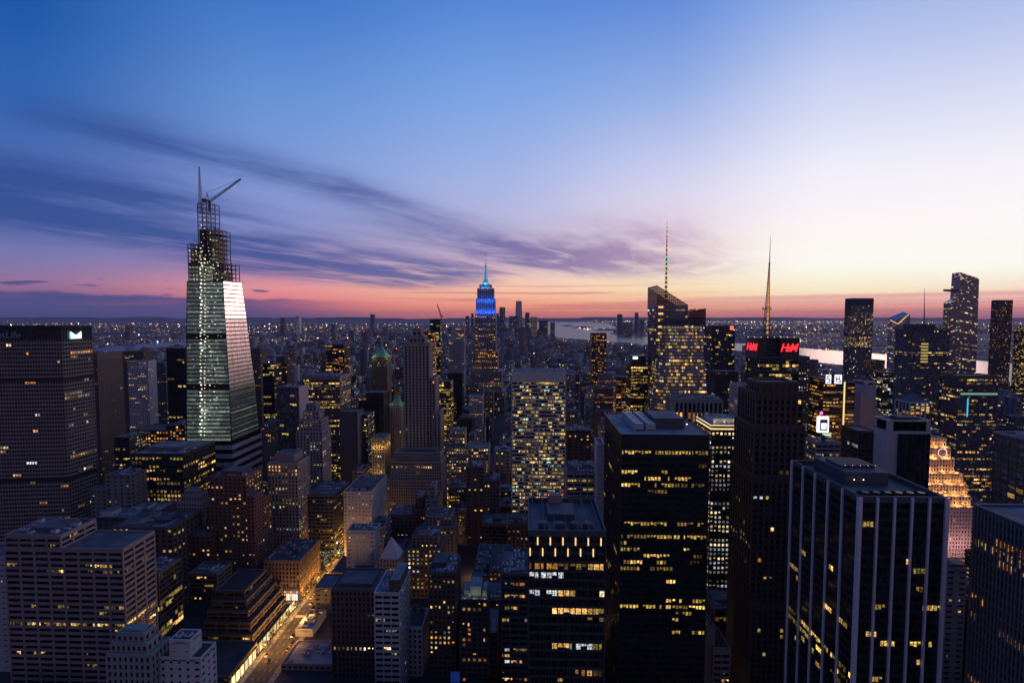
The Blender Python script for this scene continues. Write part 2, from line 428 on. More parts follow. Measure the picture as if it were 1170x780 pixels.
def face(P, b0, b1, t1, t0, st, rng, lit=True, z_from=None):
    """one flat wall of any slope: b0 b1 bottom left and right seen from outside, t1 t0 above them"""
    b0, b1, t1, t0 = (Vector(p) for p in (b0, b1, t1, t0))
    n = (b1-b0).cross(t0-b0).normalized()
    H = max((t0-b0).length, (t1-b1).length); Wd = ((b1-b0).length + (t1-t0).length)/2
    nf = max(1, round(H/st['fh'])); nb = max(1, round(Wd/st['bw']))
    def pt(s, t): return (b0.lerp(b1, s)).lerp(t0.lerp(t1, s), t)
    sp, so, po, pr = st['sp'], st['so'], st['po'], st['pr']
    for k in range(nf):
        t0_, t1_ = k/nf, (k+sp)/nf
        P.wall.hexa(pt(0,t0_), pt(1,t0_), pt(1,t1_), pt(0,t1_), n, -.05, so)
    for i in range(nb+1):
        s0, s1 = max(0, (i-pr/2)/nb), min(1, (i+pr/2)/nb)
        P.wall.hexa(pt(s0,0), pt(s1,0), pt(s1,1), pt(s0,1), n, -.05, po)
    if lit:
        for k, j, c in runs(rng, nf, nb, st):
            s0, s1 = (j+pr/2)/nb+.01/nb, (j+1-pr/2)/nb-.01/nb; ta, tb = (k+sp+.02)/nf, (k+.98)/nf
            q4 = [pt(s0,ta)+n*.04, pt(s1,ta)+n*.04, pt(s1,tb)+n*.04, pt(s0,tb)+n*.04]
            if inframe(q4[0]): P.win.append(([tuple(p) for p in q4], c))
def prismwalls(P, poly0, z0, poly1, z1, st, rng, litfaces=None, cap=True):
    """ccw (seen from above) plan polygons at two levels -> glass core and a facade on every side"""
    n = len(poly0); zz1 = z1 if hasattr(z1, '__len__') else [z1]*n
    P.glass.loft(poly0, z0, poly1, zz1)
    for i in range(n):
        j = (i+1) % n
        face(P, (*poly0[i], z0), (*poly0[j], z0), (*poly1[j], zz1[j]), (*poly1[i], zz1[i]), st, rng, lit=(litfaces is None or i in litfaces))

OCC = []          # (x0, x1, y0, y1, ztop, short name) for arranging the lesser buildings round the towers
def finish(P, root, wall, glass, single=0):
    w = P.wall.build('wall', wall, root); g = P.glass.build('glazing', glass, root)
    wins = P.win
    if single and wins:
        def size(q):
            a, b = proj(q[0][0]), proj(q[0][2]); return -abs(a[0]-b[0])*abs(a[1]-b[1]) if a and b else 0
        wins = sorted(wins, key=size)
        for q4, c in wins[:single]:
            m = MB(); m.quad(*q4, col=c); m.build('window', 'lit', root)
        wins = wins[single:]
    if wins:
        m = MB()
        for q4, c in wins: m.quad(*q4, col=c)
        o = m.build('window', 'lit', root)
        if len(wins) > 1: o['kind'] = 'stuff'
def water_tank(root, x, y, z, r=1.9, h=3.6):
    m = MB()
    for sx in (-1, 1):
        for sy in (-1, 1): m.tube((x+sx*r*.65, y+sy*r*.65, z), (x+sx*r*.65, y+sy*r*.65, z+2.6), .14)
    t = MB(); t.tube((x,y,z+2.6), (x,y,z+2.6+h), r, r*.96, 12); tank = t.build('water_tank', 'tank_wood', root)
    m.build('stand', 'darkmetal', root, sub=tank)
    t = MB(); t.tube((x,y,z+2.6+h), (x,y,z+4.0+h), r*1.08, .1, 12); t.build('lid', 'slate', root, sub=tank)
def air_handler(root, x, y, z, w, d, h, mat='silver'):
    m = MB(); m.box(x-w/2, x+w/2, y-d/2, y+d/2, z+.3, z+h)
    for i in range(int(h/.5)): m.box(x-w/2-.06, x+w/2+.06, y-d/2-.06, y+d/2+.06, z+.4+i*.5, z+.5+i*.5)
    box = m.build('air_handler', mat, root); n = max(1, int(w/2.4))
    for i in range(n):
        c = x - w/2 + (i+.5)*w/n; m = MB(); m.tube((c, y, z+h+.01), (c, y, z+h+.5), min(w/n, d)*.38, None, 10); m.build('fan', 'darkmetal', root, sub=box)
def rooftop(root, x0, x1, y0, y1, z, rng, roof='roof', wall='grey', pent=None, ac=0, tanks=0, parapet=1.0, lip=.35):
    m = MB(); m.box(x0-.1, x1+.1, y0-.1, y1+.1, z-.35, z+.03); m.build('roof', roof, root)
    if parapet:
        m = MB(); o = lip
        m.box(x0-o, x1+o, y0-o, y0+.3, z+.03, z+parapet); m.box(x0-o, x1+o, y1-.3, y1+o, z+.03, z+parapet)
        m.box(x0-o, x0+.3, y0+.3, y1-.3, z+.03, z+parapet); m.box(x1-.3, x1+o, y0+.3, y1-.3, z+.03, z+parapet)
        m.build('parapet', wall, root)
    used = []
    for p in (pent or []):
        a, b, c, d, h = p[:5]; mt = p[5] if len(p) > 5 else wall
        X0, X1, Y0, Y1 = x0+(x1-x0)*a, x0+(x1-x0)*b, y0+(y1-y0)*c, y0+(y1-y0)*d
        m = MB(); m.box(X0, X1, Y0, Y1, z, z+h); m.box(X0-.2, X1+.2, Y0-.2, Y1+.2, z+h-.5, z+h)
        for i in range(1, int((X1-X0)/3)): m.box(X0+i*3-.25, X0+i*3+.25, Y0-.12, Y0+.1, z, z+h-.55)
        ph = m.build('penthouse', mt, root)
        m = MB(); m.box(X0+.2, X1-.2, Y0+.2, Y1-.2, z+h+.01, z+h+.06); m.build('roof', roof, root, sub=ph)
        used.append((X0, X1, Y0, Y1, z+h))
    if ac and x1-x0 > 9 and y1-y0 > 9:
        for _ in range(2 if ac < 2 else 6):                # ducts, vents and patched roofing
            xa = rng.uniform(x0+1.5, x1-6); ya = rng.uniform(y0+1.5, y1-6); m = MB()
            if rng.random() < .5: m.box(xa, xa+rng.uniform(3, min(12, x1-xa-1)), ya, ya+.8, z+.5, z+1.2)
            else: m.box(xa, xa+.8, ya, ya+rng.uniform(3, min(12, y1-ya-1)), z+.5, z+1.2)
            m.build('duct', 'silver', root)
        for _ in range(3 if ac < 2 else 7):
            xa = rng.uniform(x0+1.5, x1-1.5); ya = rng.uniform(y0+1.5, y1-1.5); m = MB(); m.tube((xa,ya,z), (xa,ya,z+rng.uniform(.8,2)), .22, .22, 8); m.build('vent_pipe', 'silver', root)
        xa = rng.uniform(x0+1, x1-6); ya = rng.uniform(y0+1, y1-6); m = MB(); m.box(xa, min(x1-.6, xa+rng.uniform(3, 9)), ya, min(y1-.6, ya+rng.uniform(3, 9)), z+.03, z+.07); m.build('roof_patch', rng.choice(('roof_light', 'roof_dark', 'concrete')), root)
    def free(x, y, r): return all(not (u[0]-r < x < u[1]+r and u[2]-r < y < u[3]+r) for u in used)
    for what, cnt in (('ac', ac), ('tank', tanks)):
        for _ in range(cnt):
            for _t in range(20):
                x, y = rng.uniform(x0+3, max(x0+3.1, x1-3)), rng.uniform(y0+3, max(y0+3.1, y1-3))
                if free(x, y, 2.6): break
            else: continue
            used.append((x-2, x+2, y-2, y+2, z))
            if what == 'ac': air_handler(root, x, y, z, rng.uniform(2.5, 6), rng.uniform(2, 3.5), rng.uniform(1.4, 2.6))
            else: water_tank(root, x, y, z)
def T(name, label, short, x0, x1, yt, Y, L, sty='masonry', ov=None, extra=(), lit='NEW', single=0, top=1.2, seed=None,
      roof='roof', pent=None, ac=0, tanks=0, cat='building', parapet=1.0, zmin=0.0):
    """one building: the top edge of its north front runs from pixel (x0, yt) to (x1, yt), Y metres downtown, L deep"""
    st = dict(STY[sty]); st.update(ov or {})
    rng = random.Random(seed if seed is not None else sum(ord(c)*(i+7) for i, c in enumerate(short)))
    a, b = at(x0, yt, Y), at(x1, yt, Y); z1 = (a.z+b.z)/2
    X0, X1 = a.x, b.x
    root = thing(name, label, cat, ((X0+X1)/2, Y+L/2, 0))
    P = Parts()
    block(P, X0, X1, Y, Y+L, zmin, z1, st, rng, lit, top)
    OCC.append((X0, X1, Y, Y+L, z1, short))
    tops = [(X0, X1, Y, Y+L, z1)]
    for e in extra:                                   # further volumes: (x0, x1, ytop, dY, L[, overrides])
        s2 = dict(st); s2.update(e[5] if len(e) > 5 else {})
        p, q = at(e[0], e[2], Y+e[3]), at(e[1], e[2], Y+e[3]); zz = (p.z+q.z)/2
        zb = 0.0
        for (ax0, ax1, ay0, ay1, az1) in tops:
            if ax0-.5 <= p.x and q.x <= ax1+.5 and ay0-.5 <= Y+e[3] and Y+e[3]+e[4] <= ay1+.5 and zz > az1: zb = max(zb, az1-.5)
        block(P, p.x, q.x, Y+e[3], Y+e[3]+e[4], zb, zz, s2, rng, lit, top)
        tops.append((p.x, q.x, Y+e[3], Y+e[3]+e[4], zz)); OCC.append((*tops[-1], short))
    finish(P, root, st['wall'], st['glass'], single)
    best = max(tops, key=lambda t: t[4])
    for t in tops:
        tt = t is best
        rooftop(root, *t, rng, roof, st['wall'], pent if tt else None, ac if tt else 0, tanks if tt else 0, parapet, max(st['so'], .1)+.08)
    return root, tops

# ------------------------------------------------------------------ towers, near to far, left to right
# bottom left
T('office_building', 'granite office block with banded windows and one lit strip, at bottom left', 'granite banded block', 6, 140, 627, 285, 25, 'ribbon',
  dict(fh=3.75, bw=9.2, sub=5, base=.015, mix='yellow', rows={12: .97, 2: .35, 3: .25, 9: .2, 17: .15, 19: .3}, wall='granite', so=.3, po=.45), extra=[(6.3, 69, 612, .4, 24.2)], single=60, top=1.8, ac=6,
  pent=[(.25,.8,.3,.85,2.2,'roof')], seed=4, roof='roof')
T('office_building', 'dark glass office block tucked right behind the granite banded block', 'dark glass block behind granite', 118, 181, 655, 330, 23, 'curtain',
  dict(busy=.25, base=.03, mix='yellow', wall='darkmetal'), single=50, ac=6, seed=9)
T('office_building', 'dark stone block with yellow corner windows above the granite banded block', 'dark yellow-cornered block', 128, 197, 603, 400, 36, 'masonry',
  dict(wall='brown', base=.05, busy=.05, mix='yellow', bw=5.2, fh=4.4), single=30, ac=7, tanks=1, seed=3, pent=[(.1,.35,.2,.7,3.5,'concrete'),(.55,.8,.3,.6,3,'slate')])
T('stone_tower', 'small ornate masonry tower with stepped top at the bottom edge', 'ornate masonry tower', 122, 172, 748, 250, 14, 'stone',
  dict(wall='concrete', fh=4.2, bw=3.0, base=0, busy=0), extra=[(127,168,735,1.5,10), (134,165,724,3,7)], single=10, tanks=0, seed=8, roof='copper',
  pent=[(.15,.85,.2,.8,1.6,'concrete')])
T('office_building', 'pale blank walled building with lift tower beside the ornate masonry tower', 'pale blank building', 172, 229, 752, 256, 13, 'plain',
  dict(wall='white', base=.02, busy=0, bw=5), extra=[(194,217,732,1,9,dict(wall='white', sp=.9, pr=.9))], single=10, ac=4, seed=5, roof='roof_dark')
T('office_building', 'pale plain walled building at the extreme lower left edge', 'pale edge building', -70, 5, 636, 330, 20, 'plain', dict(wall='silver', sp=.8, pr=.8, base=.02), seed=19)
# stepped building on the avenue
def ziggurat():
    st = dict(STY['ribbon']); st.update(fh=3.6, bw=9, wall='brown', busy=.03, base=.02, sub=4, so=.5, po=.4, mix='yellow')
    rng = random.Random(17)
    root = thing('stepped_building', 'brown office ziggurat with dark ribbon terraces along the lit avenue', 'building', (-232, 385, 0))
    P = Parts(); tiers = []
    spec = [(206, 276, 755, 352, 62), (207, 274, 739, 355, 57), (208, 271, 724, 358, 52), (209, 269, 710, 361, 47),
            (210, 267, 697, 364, 42), (212, 265, 685, 367, 37), (214, 263, 674, 370, 32), (217, 248, 656, 374, 18)]
    block(P, -257, -205.8, 316, 351.4, 0, 10.5, dict(st, rows={0: .6, 1: .9}), rng, 'NW', 1.2); tiers.append((-257, -205.8, 316, 351.4, 10.5))
    zb = 0
    for i, (a, b, y, Y, L) in enumerate(spec):
        p, q = at(a, y, Y), at(b, y, Y)
        x0 = -256 + i*1.2; x1 = -206.5 - i*3.2 if i < 7 else q.x
        if i == 7: x0 = p.x
        block(P, x0, x1, Y, Y+L, max(0, zb-.5), p.z, st, rng, 'NW', 1.4)
        tiers.append((x0, x1, Y, Y+L, p.z)); zb = p.z
    OCC.append((-256, -206.5, 352, 415, 70, 'ziggurat')); OCC.append((-250,-220,370,400,tiers[-1][4],'ziggurat'))
    finish(P, root, 'brown', 'glass', 50)
    for t in tiers[:-1]: rooftop(root, *t, rng, 'roof_dark', 'brown', None, 0, 0, .9, .6)
    rooftop(root, *tiers[-1], rng, 'roof', 'brown', None, 2, 0, 1.5, .6)
    m = MB()                                        # shop fronts on the avenue
    for i in range(18):
        y = 319 + i*5.2; X_ = -205.2 if y < 349 else -205.9; m.quad((X_,y,.6),(X_,y+4,.6),(X_,y+4,7.5),(X_,y,7.5), col=tuple(k_*c for k_ in (rng.uniform(.4,1.5),) for c in (1.2,.92,.42)))
    for i in range(18):
        s = MB(); s.v = m.v[i*4:i*4+4]; s.f = [[0,1,2,3]]; s.c = [m.c[i]]; s.build('shop_window', 'shop', root)
ziggurat()
T('office_building', 'narrow stone block with yellow windows between ziggurat and long cornice block', 'block behind ziggurat', 262, 318, 668, 418, 30, 'masonry',
  dict(wall='brown', base=.08, busy=.1), single=30, ac=6, tanks=1, seed=2)
T('brick_tower', 'reddish brick twin tower with lit upper windows behind the ziggurat', 'red brick twin tower', 240, 281, 545, 430, 26, 'masonry',
  dict(wall='brick', base=.10, busy=.10, fh=3.7, bw=4.2), extra=[(235, 289, 578, -2, 31), (282, 290, 567, -3.2, 16, dict(base=.02, busy=0)), (213, 240, 612, -10, 20)],
  single=50, tanks=1, ac=4, seed=12, pent=[(.2,.8,.2,.8,4,'brick')])
T('office_building', 'long masonry block with rooftop cornice running along the lit avenue', 'long cornice block', 302, 342, 641, 424, 42, 'stone',
  dict(wall='tan', fh=4.0, bw=3.4, base=.03, busy=.05), single=30, ac=9, tanks=1, seed=6, top=2.0)
T('stone_tower', 'slim greenish stone tower with stepped top left of the red brick twin tower', 'greenish stone tower', 203, 231, 574, 440, 16, 'stone',
  dict(wall='concrete', base=.04, busy=.02), extra=[(207,228,566,2,11),(212,224,560,4,7)], single=16, seed=7)
T('office_building', 'plain dark wall building with a single column of lit windows', 'plain single column building', 121, 149, 543, 450, 30, 'plain',
  dict(wall='grey', base=.04, busy=0), single=12, ac=4, seed=15, extra=[(104,121,560,6,20)])
T('office_building', 'long flat building with pale roof kerb below the single column building', 'long flat roofed building', 104, 166, 592, 425, 40, 'plain', dict(wall='slate', base=.05), ac=9, tanks=1, seed=31, single=10,
  pent=[(.1,.3,.1,.4,4,'white'),(.5,.72,.5,.8,3,'white')], roof='roof_light')
T('office_tower', 'black office slab with many yellow windows in front of the unfinished tower', 'black yellow-windowed slab', 150, 209, 519, 470, 50, 'curtain',
  dict(busy=.28, base=.07, mix='yellow', fh=4.2, bw=3.6, sp=.4, pr=.3), extra=[(145, 150, 533, 4, 40)], single=80, top=3, seed=23, ac=4, roof='roof_light',
  pent=[(.12,.85,.25,.75,4.0,'roof_light')])
T('stone_tower', 'squat stone tower with white cornice and penthouse right of the unfinished tower', 'white-corniced tower', 306, 340, 529, 480, 26, 'stone',
  dict(wall='limestone', base=.10, busy=.08, bw=3.6), single=40, top=2.6, seed=21, ac=2, pent=[(.18,.85,.15,.8,9,'granite')])
T('office_building', 'low dark office with rows of warm windows left of the pale limestone tower', 'low dark office', 350, 381, 566, 500, 44, 'ribbon', dict(wall='slate', busy=.22, base=.06, bw=5), single=40, ac=7, seed=27)
T('limestone_tower', 'pale limestone tower with small square windows and sky blue roof panels', 'pale limestone tower', 393, 424.5, 562, 500, 55, 'masonry',
  dict(wall='silver', sp=.68, pr=.66, bw=3.6, base=.12, busy=.15), single=40, ac=6, seed=33, roof='roof', pent=[(.2,.8,.2,.7,2.2,'glass_blue')])
T('limestone_tower', 'pale blank tower with one column of windows in front of the limestone tower', 'pale blank tower', 396, 428, 607, 440, 16, 'plain',
  dict(wall='silver', sp=.75, pr=.8, bw=6, base=.10, busy=0), single=20, ac=2, seed=34)
def pyramid():
    root = thing('pyramid_roofed_building', 'small building with pale pyramid roof right of the pale blank tower', 'building', (-133, 418, 0))
    P = Parts(); p, q = at(434, 638, 410), at(455, 638, 410)
    block(P, p.x, q.x, 410, 426, 0, p.z, dict(STY['stone'], wall='concrete'), random.Random(3), 'NW', .8)
    finish(P, root, 'limestone', 'glass', 8)
    m = MB(); c = ((p.x+q.x)/2, 418)
    m.loft([(p.x,410),(q.x,410),(q.x,426),(p.x,426)], p.z, [(c[0]-.3,c[1]-.3),(c[0]+.3,c[1]-.3),(c[0]+.3,c[1]+.3),(c[0]-.3,c[1]+.3)], p.z+16)
    m.build('roof', 'white', root); OCC.append((p.x, q.x, 410, 426, p.z+14, 'pale pyramid building'))
pyramid()
# lower centre
T('office_tower', 'white banded tower with dark ribbon windows and brick lift house, lower left centre', 'white banded tower', 428, 456, 678, 310, 28, 'ribbon',
  dict(wall='white', busy=.06, base=.05, bw=6, mix='white'), single=40, seed=41, ac=4, roof='roof_light', pent=[(.55,1,.1,.9,8,'brown')])
T('stone_tower', 'dark gothic masonry tower with rows of white and orange windows at bottom', 'dark gothic tower', 379, 428, 674, 330, 28, 'stone',
  dict(wall='brown', base=.03, bw=3.0, fh=4.0, mix='cream', rows={4: .55, 10: .6, 14: .1}), single=50, ac=7, seed=43, pent=[(.1,.9,.15,.8,2.5,'slate')])
T('office_building', 'low building with flat blue roof and dark box beside the lit avenue', 'low blue roofed building', 360, 385, 672, 408, 22, 'plain', dict(wall='slate', base=.03), single=10, seed=44, roof='roof_light')
T('office_building', 'low dark glass hall with an amber lit band beside the lit avenue', 'low amber band hall', 379, 396, 654, 440, 30, 'ribbon', dict(wall='slate', base=.05, busy=.3, mix='amber'), single=20, seed=45)
T('party_wall_building', 'low building with white blank side wall at the corner of the avenue', 'white blank corner building', 338, 357, 719, 375, 26, 'plain', dict(wall='silver', sp=.96, pr=.96, base=0, busy=0), seed=46, ac=4, roof='roof_light', tanks=1)
T('office_building', 'low columned stone building at the bottom edge right of the avenue', 'low columned building', 322, 378, 759, 338, 25, 'stone', dict(wall='limestone', bw=4, pr=.4, base=.06, fh=5), seed=47, ac=4, single=20, roof='roof_light')
T('stone_building', 'low white ornate building with dark windows below the white banded tower', 'low white ornate building', 461, 482, 717, 335, 22, 'stone', dict(wall='white', base=0, busy=0, bw=3), seed=48, tanks=2)
T('office_tower', 'dark brick tower with lit corner bay and rooftop plant, left of the greenlit terrace', 'dark brick bay tower', 490, 520, 655, 335, 26, 'masonry', dict(wall='brown', base=.10, busy=.05), single=50, ac=9, seed=51, pent=[(.05,.6,.3,.9,4,'slate')])
T('hotel_tower', 'slim dark hotel tower crowned by a green lit roof terrace, bottom centre', 'greenlit terrace hotel', 527, 557, 686, 285, 16, 'plain',
  dict(wall='darkmetal', sp=.4, pr=.45, bw=3.1, fh=3.2, base=.16, busy=.05, mix='amber'), single=90, seed=52, pent=[(.30,.72,.35,.95,6,'silver'), (.05,.25,.4,.9,3,'concrete'), (.78,.95,.3,.9,4,'concrete')], roof='roof_light')
T('office_building', 'dark office with green and orange lit ribbons left of the glowing slot hotel', 'dark ribbon office', 573, 603, 656, 300, 32, 'ribbon', dict(wall='slate', base=.05, busy=.16, bw=5), single=40, ac=7, seed=53)
def slot_hotel():
    root, tops = T('hotel_tower', 'dark hotel tower with a double row of glowing vertical slots under its open roof', 'glowing slot hotel', 604, 692, 612, 210, 38, 'curtain',
      dict(wall='darkmetal', sp=.34, pr=.1, fh=4.0, bw=2.6, base=.03, run=6, po=.25, so=.1, rows={2: .4, 3: .8, 4: .3, 5: .15, 6: .5, 8: .5, 9: .2, 12: .65, 15: .2}), single=90, seed=58, top=.3, parapet=0)
    x0, x1, y0, y1, z = tops[0]
    P = Parts(); m = MB(); h = 4.6                     # roof screen
    for a in ((x0-.3,x1+.3,y0-.3,y0+.3),(x0-.3,x1+.3,y1-.3,y1+.3),(x0-.3,x0+.3,y0+.3,y1-.3),(x1-.3,x1+.3,y0+.3,y1-.3)): m.box(*a, z, z+2.6)
    for i in range(15):
        c = x0 + (x1-x0)*i/14; m.box(c-.15, c+.15, y0-.55, y0-.31, z-10, z+2.6)
    m.build('roof_screen', 'slate', root)
    m = MB()
    for i in range(28):                                  # staggered bronze fins down the front
        c = x0 + .6 + (x1-x0-1.2)*i/27
        for k in range(18):
            if (i*7+k*5) % 4 < 2: m.box(c-.11, c+.11, y0-.5, y0-.12, z-14-k*6.2-6.1, z-14-k*6.2)
    m.build('fin', 'darkmetal', root)['kind'] = 'stuff'
    for r in range(2):
        for i in range(6 + (0 if r == 0 else 1)):
            c = x0 + (x1-x0)*((i+.72 if r == 0 else i+.12)/6.1)
            if c > x1: continue
            m = MB(); m.box(c-.28, c+.28, y0-.75, y0-.56, z-3.9-r*4.9, z-.5-r*4.9); m.build('light_slot', 'warm_strip', root)
    m = MB(); m.box(x0+9, x1-12, y0+16, y1-8, z, z+3.2); m.build('penthouse', 'slate', root)
    m = MB(); m.box(x0+10, x1-17, y1-8, y1-3, z, z+7); m.build('lift_house', 'granite', root)
    for i, c in enumerate((.2, .42, .62, .8)): 
        m = MB(); m.tube((x0+(x1-x0)*c, y0+8, z), (x0+(x1-x0)*c, y0+8, z+2.4), 2.4, 2.2, 14); m.tube((x0+(x1-x0)*c, y0+8, z+2.4), (x0+(x1-x0)*c, y0+8, z+2.8), 1.8, 1.8, 14); m.build('cooling_tower', 'slate', root)
    m = MB()
    for i in range(7): c = x0+2+(x1-x0-4)*i/6; m.box(c-.15, c+.15, y0+1, y1-1, z+2.2, z+2.5)
    m.build('roof_beam', 'slate', root)
    for i in (0, 1):
        m = MB(); m.lump((x0+10+(x1-x0-27)*i, y1-8.3, z+7.3), .28); m.build('beacon', 'red_light', root)
slot_hotel()
T('office_building', 'office behind the glowing slot hotel with a bright lit top floor band', 'lit band office', 648, 687, 541, 420, 34, 'ribbon', dict(wall='concrete', base=.05, mix='yellow', bw=6, rows={1: .97, 3: .9, 5: .2}), single=30, ac=9, seed=61, roof='roof_dark')
T('blank_wall_slab', 'thin pale blank slab wall just left of the black office tower', 'thin pale slab', 683, 690.5, 508, 405, 20, 'plain', dict(wall='silver', sp=.9, pr=.9, base=0, busy=0), seed=62)
def black_tower():
    root, tops = T('office_tower', 'massive black office tower with broken yellow window rows and blue roof plant', 'massive black tower', 710, 810, 497, 290, 62, 'curtain',
      dict(fh=3.95, bw=2.0, sp=.45, pr=.2, so=.05, po=.22, base=.015, mix='yellow', run=7, rows={0: .97, 2: .3, 3: .4, 4: .4, 5: .75, 7: .15, 11: .45, 13: .8, 14: .35, 15: .4, 16: .3, 17: .3, 18: .4, 20: .3, 23: .7, 24: .55, 25: .4, 26: .1, 28: .2}, rowsE={2: .2, 5: .3, 9: .2, 13: .3, 17: .25, 22: .3, 26: .2}), single=100, seed=66, top=9.5, parapet=.5, roof='roof_light')
    x0, x1, y0, y1, z = tops[0]
    m = MB(); m.box(x0+24, x1-9, y0+17, y1-20, z, z+6.5); m.build('penthouse', 'slate', root)
    m = MB(); m.box(x0+24.4, x1-9.4, y0+17.4, y1-20.4, z+6.51, z+6.6); m.build('roof', 'roof_light', root)
    for c in (10, 17.5):
        m = MB(); m.box(x0+c, x0+c+1.0, y0+12, y1-12, z, z+5); 
        for i in range(9): m.box(x0+c+1.0, x0+c+6, y0+12+i*4.3, y0+14.5+i*4.3, z+.5, z+4.2)
        m.build('cooling_tower', 'silver', root)
    for p in ((x0+23, y0+18), (x0+44, y0+16)):
        m = MB(); m.lump((p[0], p[1], z+3.2), .35); m.build('roof_lamp', 'head_light', root)
black_tower()
T('stone_building', 'square stone building with dark roof tank house at bottom right of centre', 'square stone building', 740, 791, 722, 300, 26, 'ribbon',
  dict(wall='granite', sp=.5, pr=.16, bw=6.2, sub=5, base=.02, mix='amber', rows={3: .4, 4: .95, 5: .3, 6: .5}, top=1), extra=[(791, 816, 716, 4, 24, dict(sp=.97, pr=.97, base=0, busy=0)), (722, 741, 745, -3, 22), (815, 834, 741, 2, 20)], single=60, seed=71, top=3.5, ac=4, roof='roof_dark')
def crown_tower():
    root, tops = T('office_tower', 'dark tower with a grid of small white windows under a bright lit crown', 'lit crown tower', 813, 850, 487, 400, 34, 'plain',
      dict(wall='blackmetal', sp=.45, pr=.42, bw=3.2, fh=3.9, base=.62, busy=.4, mix='white', run=9), single=100, seed=77, top=5, pent=[(.15,.85,.2,.8,5,'white')], ac=6, roof='roof_light')
    x0, x1, y0, y1, z = tops[0]
    for q in ((x0-.5,x1+.5,y0-.75,y0-.45), (x0-.75,x0-.45,y0-.4,y1+.4)):
        m = MB(); m.box(*q, z-2.6, z-1.3, (1.1,.72,.30)); m.build('light_strip', 'lamp', root)
        m = MB(); m.box(*q, z+.6, z+1.2, (1.3,1.0,.6)); m.build('light_strip', 'lamp', root)
    for t in (.2, .5, .8): lamp('roof_lamp', root, (x0+(x1-x0)*t, y0+3, z+3.5), 260, (1,.8,.5), .4)
    for t in (.15, .45, .85): m = MB(); m.lump((x0+(x1-x0)*t, y0+4, z+3), .4, (2,2,1.8)); m.build('roof_lamp', 'lamp', root)
crown_tower()
def corner_tower():
    T('office_tower', 'tall brown stepped tower with many setbacks between lit crown tower and white fin tower', 'brown stepped tower', 862, 919, 487, 300, 27, 'fins',
      dict(wall='bronze', glass='glass', sp=.4, pr=.42, bw=3.6, po=.6, base=.05, busy=.03, run=2), extra=[(864, 917, 449, 2, 24), (869, 911, 438, 4, 17), (860, 921, 545, -1.5, 30), (858, 923, 690, -3, 34)],
      single=80, seed=79, top=4.2, parapet=1.2)
corner_tower()
def fin_tower():
    root, tops = T('office_tower', 'black glass tower with tall white corner and face ribs, front right', 'black white-ribbed tower', 982, 1081, 573, 200, 50, 'curtain',
      dict(fh=3.9, bw=1.5, sp=.42, pr=.10, so=.03, po=.08, base=.02, run=5, mix='yellow', rows={2: .05, 6: .08, 7: .12, 9: .06, 11: .35, 15: .2, 17: .12}, rowsE={2: .1, 6: .12, 9: .12, 14: .1, 19: .95, 20: .7, 21: .6, 22: .3}), single=100, seed=84, top=.6, parapet=0)
    x0, x1, y0, y1, z = tops[0]
    for i in range(6):
        c = x0 + (x1-x0)*i/5
        for y in (y0, y1):
            m = MB(); s = -1 if y == y0 else 1; w = .42 if 0 < i < 5 else .75
            ya, yb = sorted((y + s*.1, y + s*.9)); m.box(c-w, c+w, ya, yb, 0, z+1.8); m.build('rib', 'white_stone', root)
    for i in range(6):
        c = y0 + (y1-y0)*i/5
        for x in (x0, x1):
            m = MB(); s = -1 if x == x0 else 1
            xa, xb = sorted((x + s*.1, x + s*.9)); m.box(xa, xb, c-.38, c+.38, 0, z+1.8); m.build('rib', 'white_stone', root)
    m = MB()
    for a in ((x0-.1,x1+.1,y0-.09,y0+.5),(x0-.1,x1+.1,y1-.5,y1+.09),(x0-.1,x0+.5,y0+.5,y1-.5),(x1-.5,x1+.1,y0+.5,y1-.5)): m.box(*a, z, z+2.2)
    m.build('parapet', 'slate', root)
    m = MB(); m.box(x0+7, x0+26, y0+20, y1-6, z, z+5.5); m.build('penthouse', 'slate', root)
    m = MB(); m.box(x0+7.4, x0+25.6, y0+20.4, y1-6.4, z+5.51, z+5.6); m.build('roof', 'roof', root)
    m = MB()
    for i in range(8): m.box(x0+9+i*2.0, x0+10.1+i*2.0, y0+26, y1-12, z+5.6, z+7.0)
    m.build('louvre_bank', 'slate', root)
    for k in range(5): m = MB(); m.lump((x0+10+k*3.4, y0+25, z+7.3), .2, (1.1,1.1,1.2)); m.build('roof_lamp', 'lamp', root)
    for i in range(6): air_handler(root, x0+6+i*4.6, y0+5.5, z, 3.6, 5.5, 1.5, 'slate')
    for p in ((x0+10, y0+18.5), (x0+14, y0+18.5)):
        m = MB(); m.lump((p[0], p[1], z+2.8), .25); m.build('roof_lamp', 'head_light', root)
fin_tower()
def ribbed():
    root = thing('office_tower', 'grey closely ribbed office slab cut by the right edge of the photo', 'building', (205, 177, 0))
    P = Parts(); st = dict(STY['fins'], bw=1.55, pr=.42, po=.55, sp=.25, so=.04, wall='silver', base=.02, mix='amber', run=9, rows={2: .9, 3: .92, 4: .6, 9: .15, 11: .3})
    rng = random.Random(95); X0, X1, Y0, Y1, Z = 186, 226, 150, 203.5, 180.3
    block(P, X0, X1, Y0, Y1, 0, Z, st, rng, 'E', 1.6); finish(P, root, 'grey', 'glass', 80)
    rooftop(root, X0, X1, Y0, Y1, Z, rng, 'roof_light', 'grey', [(.3,.9,.2,.85,4.5,'slate')], 3, 0, 1.0, .7)
    OCC.append((X0, X1, Y0, Y1, Z, 'grey ribbed slab'))
ribbed()
